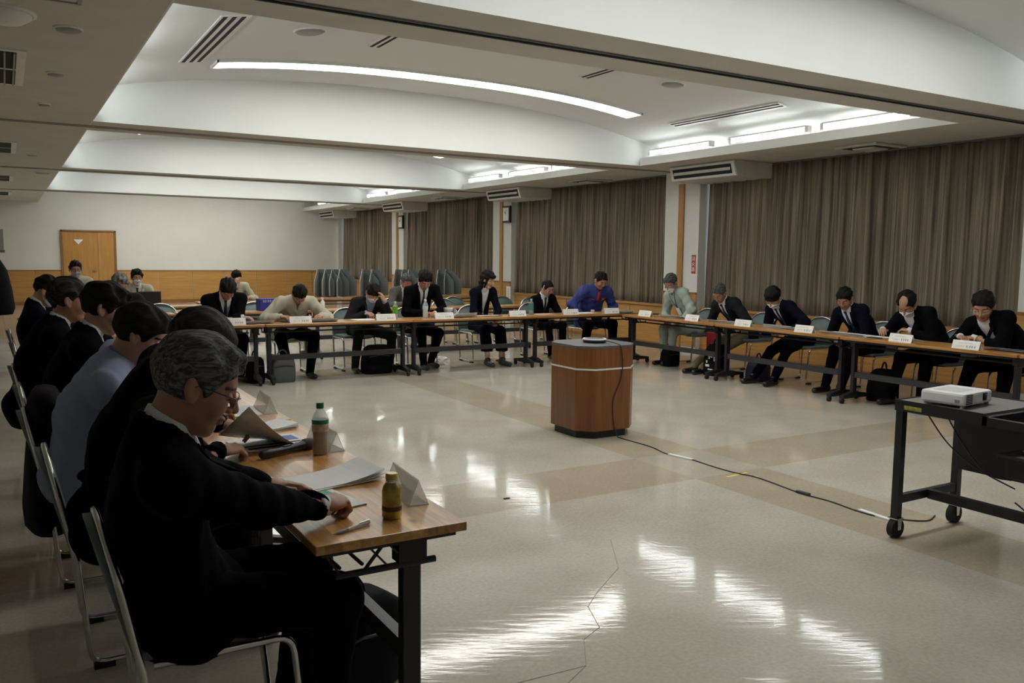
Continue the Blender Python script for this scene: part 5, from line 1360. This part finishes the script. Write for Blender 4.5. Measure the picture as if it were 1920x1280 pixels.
person(7.70, 10.60, F_ - .1, 'heavy man in blue work jacket with red trim at the corner', (7.704, 10.30, 1.156), pitch=.55, hyaw=.1, hands=[(7.42, 10.35, .62), (7.85, 10.30, .62)], hair='short', hmat=H_black, skin=M_skin2, top='work', tmat=M_blue, pmat=M_suit, bulk=1.22, fat=1.08, seed=29, hs=1.02, patches=[(.0, .80, .045, .16, M_red, 'zip_lining'), (.10, .72, .07, .05, M_red, 'chest_patch'), (.10, .73, .05, .012, M_paper, 'chest_emblem'), (-.03, .36, .06, .05, M_paper, 'badge'), (-.10, .72, .07, .008, M_red, 'piping')], feet=[(7.35, 10.2, 0), (7.9, 10.2, 0)])
person(5.45, 12.75, F_, 'grey-haired man in grey suit seated in the second row', (5.448, 12.40, 1.09), pitch=.5, hyaw=-.1, hands=[(5.35, 12.2, .75), (5.6, 12.2, .75)], hair='short', hmat=H_mid, skin=M_skin2, tmat=M_suit4, tie=M_navytie, seed=31)
# ---- right row (facing -x)
W_ = math.pi
person(8.36, 8.98, W_ - .05, 'grey-haired masked man in pale green workwear with a badge', (8.00, 9.068, 1.154), pitch=.6, hyaw=.35, hands=[(8.02, 9.15, .60), (8.05, 8.9, .60)], hair='receding', hmat=H_mid, skin=M_skin2, top='work', tmat=M_mint, pmat=M_mint, mask=M_mask, glasses=M_frames, lanyard=True, bulk=1.02, seed=33, patches=[(-.09, .62, .09, .008, M_mask, 'pocket_flap')], feet=[(7.93, 9.12, 0), (7.95, 9.0, 0)], hs=1.04)
person(8.45, 8.08, W_, 'grey-haired man in dark suit with white lanyard and khaki trousers', (8.02, 8.138, 1.051), pitch=.7, hyaw=.25, hands=[(8.05, 8.25, .62), (8.1, 8.0, .62)], hair='receding', hmat=H_mid, skin=M_skin2, tmat=M_suit3, pmat=M_khaki, tie=M_navytie, bulk=1.05, seed=35, feet=[(7.68, 8.28, 0), (7.72, 8.15, 0)])
person(8.45, 7.15, W_, 'young black-haired masked man with striped tie on the right row', (8.04, 7.245, 1.037), pitch=.85, hyaw=.25, hands=[(8.05, 7.25, .62), (8.1, 7.05, .62)], hair='fringe', hmat=H_black, skin=M_skin, tmat=M_suit2, tie=M_navytie, mask=M_mask, bulk=1.0, seed=37, feet=[(7.74, 7.26, 0), (7.78, 6.98, 0)], hs=1.05)
person(8.50, 6.22, W_, 'black-haired man in dark suit with his hands clasped in his lap', (8.14, 6.294, 1.068), pitch=.6, hyaw=.3, hands=[(8.15, 6.38, .58), (8.15, 6.28, .58)], curl=(.9, .9), hair='short', hmat=H_black, skin=M_skin2, tmat=M_suit2, tie=M_navytie, bulk=1.02, seed=39, feet=[(7.92, 6.35, 0), (8.0, 6.2, 0)])
person(8.45, 5.32, W_, 'balding man with white mask in black suit turning a booklet', (8.03, 5.444, 1.055), pitch=.85, hyaw=.25, hands=[(8.02, 5.70, .765), (8.08, 5.42, .775)], curl=(.7, .8), hair='balding', hmat=H_black, skin=M_skin, tmat=M_suit, mask=M_mask, bulk=1.1, seed=41, feet=[(7.92, 5.52, 0), (7.98, 5.22, 0)], hs=1.08)
person(8.48, 4.52, W_, 'man in silver glasses and black suit at the right picture edge', (8.06, 4.66, 1.075), pitch=.55, hyaw=.3, hands=[(7.99, 4.83, .765), (8.02, 4.70, .765)], curl=(1.0, 1.0), hair='short', hmat=H_black, skin=M_skin, tmat=M_suit, glasses=M_frames, bulk=1.15, seed=43, hs=1.12, fat=1.05, handdir=[(.5, .8, 0), (.5, -.8, 0)], feet=[(8.0, 4.85, 0), (8.05, 4.45, 0)])
# ---- back of the room
person(.88, 14.15, F_, 'man in glasses and grey mask in beige jacket before the wooden door', (.879, 13.95, 1.250), pitch=.15, hyaw=.0, hair='short', hmat=H_black, skin=M_skin2, top='work', tmat=M_beige, pmat=M_khaki, mask=M_maskg, glasses=M_frameb, seed=45, legs=True, pz=.58)
person(1.72, 14.20, F_, 'young man with white mask and navy tie behind the laptop', (1.706, 13.98, 1.127), pitch=.15, hair='thick', hmat=H_black, skin=M_skin, top='suit', tmat=M_beige, pmat=M_khaki, tie=M_navytie, mask=M_mask, seed=47, pz=.48, hs=.98)
person(3.45, 15.22, F_ + .2, 'masked person in beige jacket raising a hand to the face near the back wall', (3.412, 15.0, 1.094), pitch=.35, hyaw=-.2, hands=[(3.36, 14.85, .98), (3.6, 14.9, .75)], hair='fringe', hmat=H_black, skin=M_skin, top='work', tmat=M_beige, pmat=M_khaki, mask=M_mask, seed=49, handdir=['up', None], pz=.48, hs=.95)
# trims on the blue jacket
bj = [o for o in bpy.data.objects if o.get('label', '').startswith('heavy man in blue')][0]

# chairs under the sitters and the empty ones
GL = 'grey-green folding chairs of the left row'; GF = 'grey-green folding chairs of the far row'; GR = 'grey-green folding chairs of the right row'; GB = 'empty folding chairs of the second row'
for (x, y, lb) in ((.42, 2.52, 'grey-green folding chair nearest the camera, under the grey-haired man'), (.33, 3.50, 'grey-green folding chair under the man turning a page, second in the left row'), (.28, 4.38, 'grey-green folding chair under a black coat and the man in pale blue'), (.27, 5.25, 'grey-green folding chair under the black-haired man with glasses'), (.25, 6.15, 'grey-green folding chair under the fifth man of the left row'), (.26, 7.75, 'empty grey-green folding chair in the left row'), (.24, 8.95, 'grey-green folding chair farthest down the left row')):
    place_chair(x, y, 0, lb, GL)
for (x, y, lb) in ((1.10, 10.58, 'white-haired man'), (2.22, 10.66, 'man with crossed arms'), (3.03, 10.66, 'man in the beige jacket'), (3.92, 10.68, 'man holding his forehead'), (4.80, 10.66, 'black-suited man beside the clear bottle'), (5.82, 10.72, 'woman in navy'), (6.95, 10.88, 'man with the striped tie'), (7.70, 10.68, 'man in blue')):
    place_chair(x, y, F_, 'grey-green folding chair under the ' + lb, GF)
for (x, y, lb) in ((8.42, 8.98, 'man in pale green'), (8.52, 8.02, 'grey-haired man in the dark suit'), (8.52, 7.08, 'young masked man'), (8.56, 6.22, 'man with hands in his lap'), (8.52, 5.26, 'balding masked man'), (8.55, 4.48, 'man in silver glasses')):
    place_chair(x, y, W_, 'grey-green folding chair under the ' + lb, GR)
for (x, y, lb) in ((1.84, 12.5, 'empty chair right of the white-haired man'), (3.14, 12.5, 'empty chair right of the man with crossed arms'), (5.45, 12.82, 'chair under the grey-suited man of the second row'), (6.25, 12.5, 'empty chair left of the woman in navy'), (6.75, 13.1, 'empty chair set back behind the woman in navy'), (7.62, 12.9, 'empty chair between the woman in navy and the man in glasses'), (7.95, 12.45, 'empty chair behind the man in glasses'), (8.6, 12.9, 'empty chair left of the man in blue')):
    place_chair(x, y, F_, 'grey-green folding ' + lb, GB)
for (x, y, lb) in ((.88, 14.2, 'man before the wooden door'), (1.72, 14.28, 'man behind the laptop'), (3.45, 15.3, 'masked person near the back wall')):
    place_chair(x, y, F_, 'grey-green folding chair under the ' + lb, 'chairs at the back')
# dark coat over the second left chair
t = thing('coat', 'black coat hung over the chair back of the man in pale blue', 'coat', (.16, 4.42, .84), 0)
b = MB(); vs = []; fs = []; n = 16
prof = [(.05, .17, .03), (.075, .235, -.02), (.085, .25, -.15), (.10, .27, -.35), (.11, .28, -.52), (.10, .25, -.60)]
for (rx, ry, z) in prof:
    for k in range(n): a = 2 * math.pi * k / n; vs.append((rx * math.cos(a) * (1 + .08 * math.sin(4 * a + z * 6)) - .03 - .0 * z, ry * math.sin(a), z))
for i in range(len(prof) - 1):
    for k in range(n): fs.append((i * n + k, i * n + (k + 1) % n, (i + 1) * n + (k + 1) % n, (i + 1) * n + k))
fs += [tuple(range(n)), tuple(range((len(prof) - 1) * n, len(prof) * n))]
b.add(vs, fs, 0, True); b.build('cloth', M_bag, t)
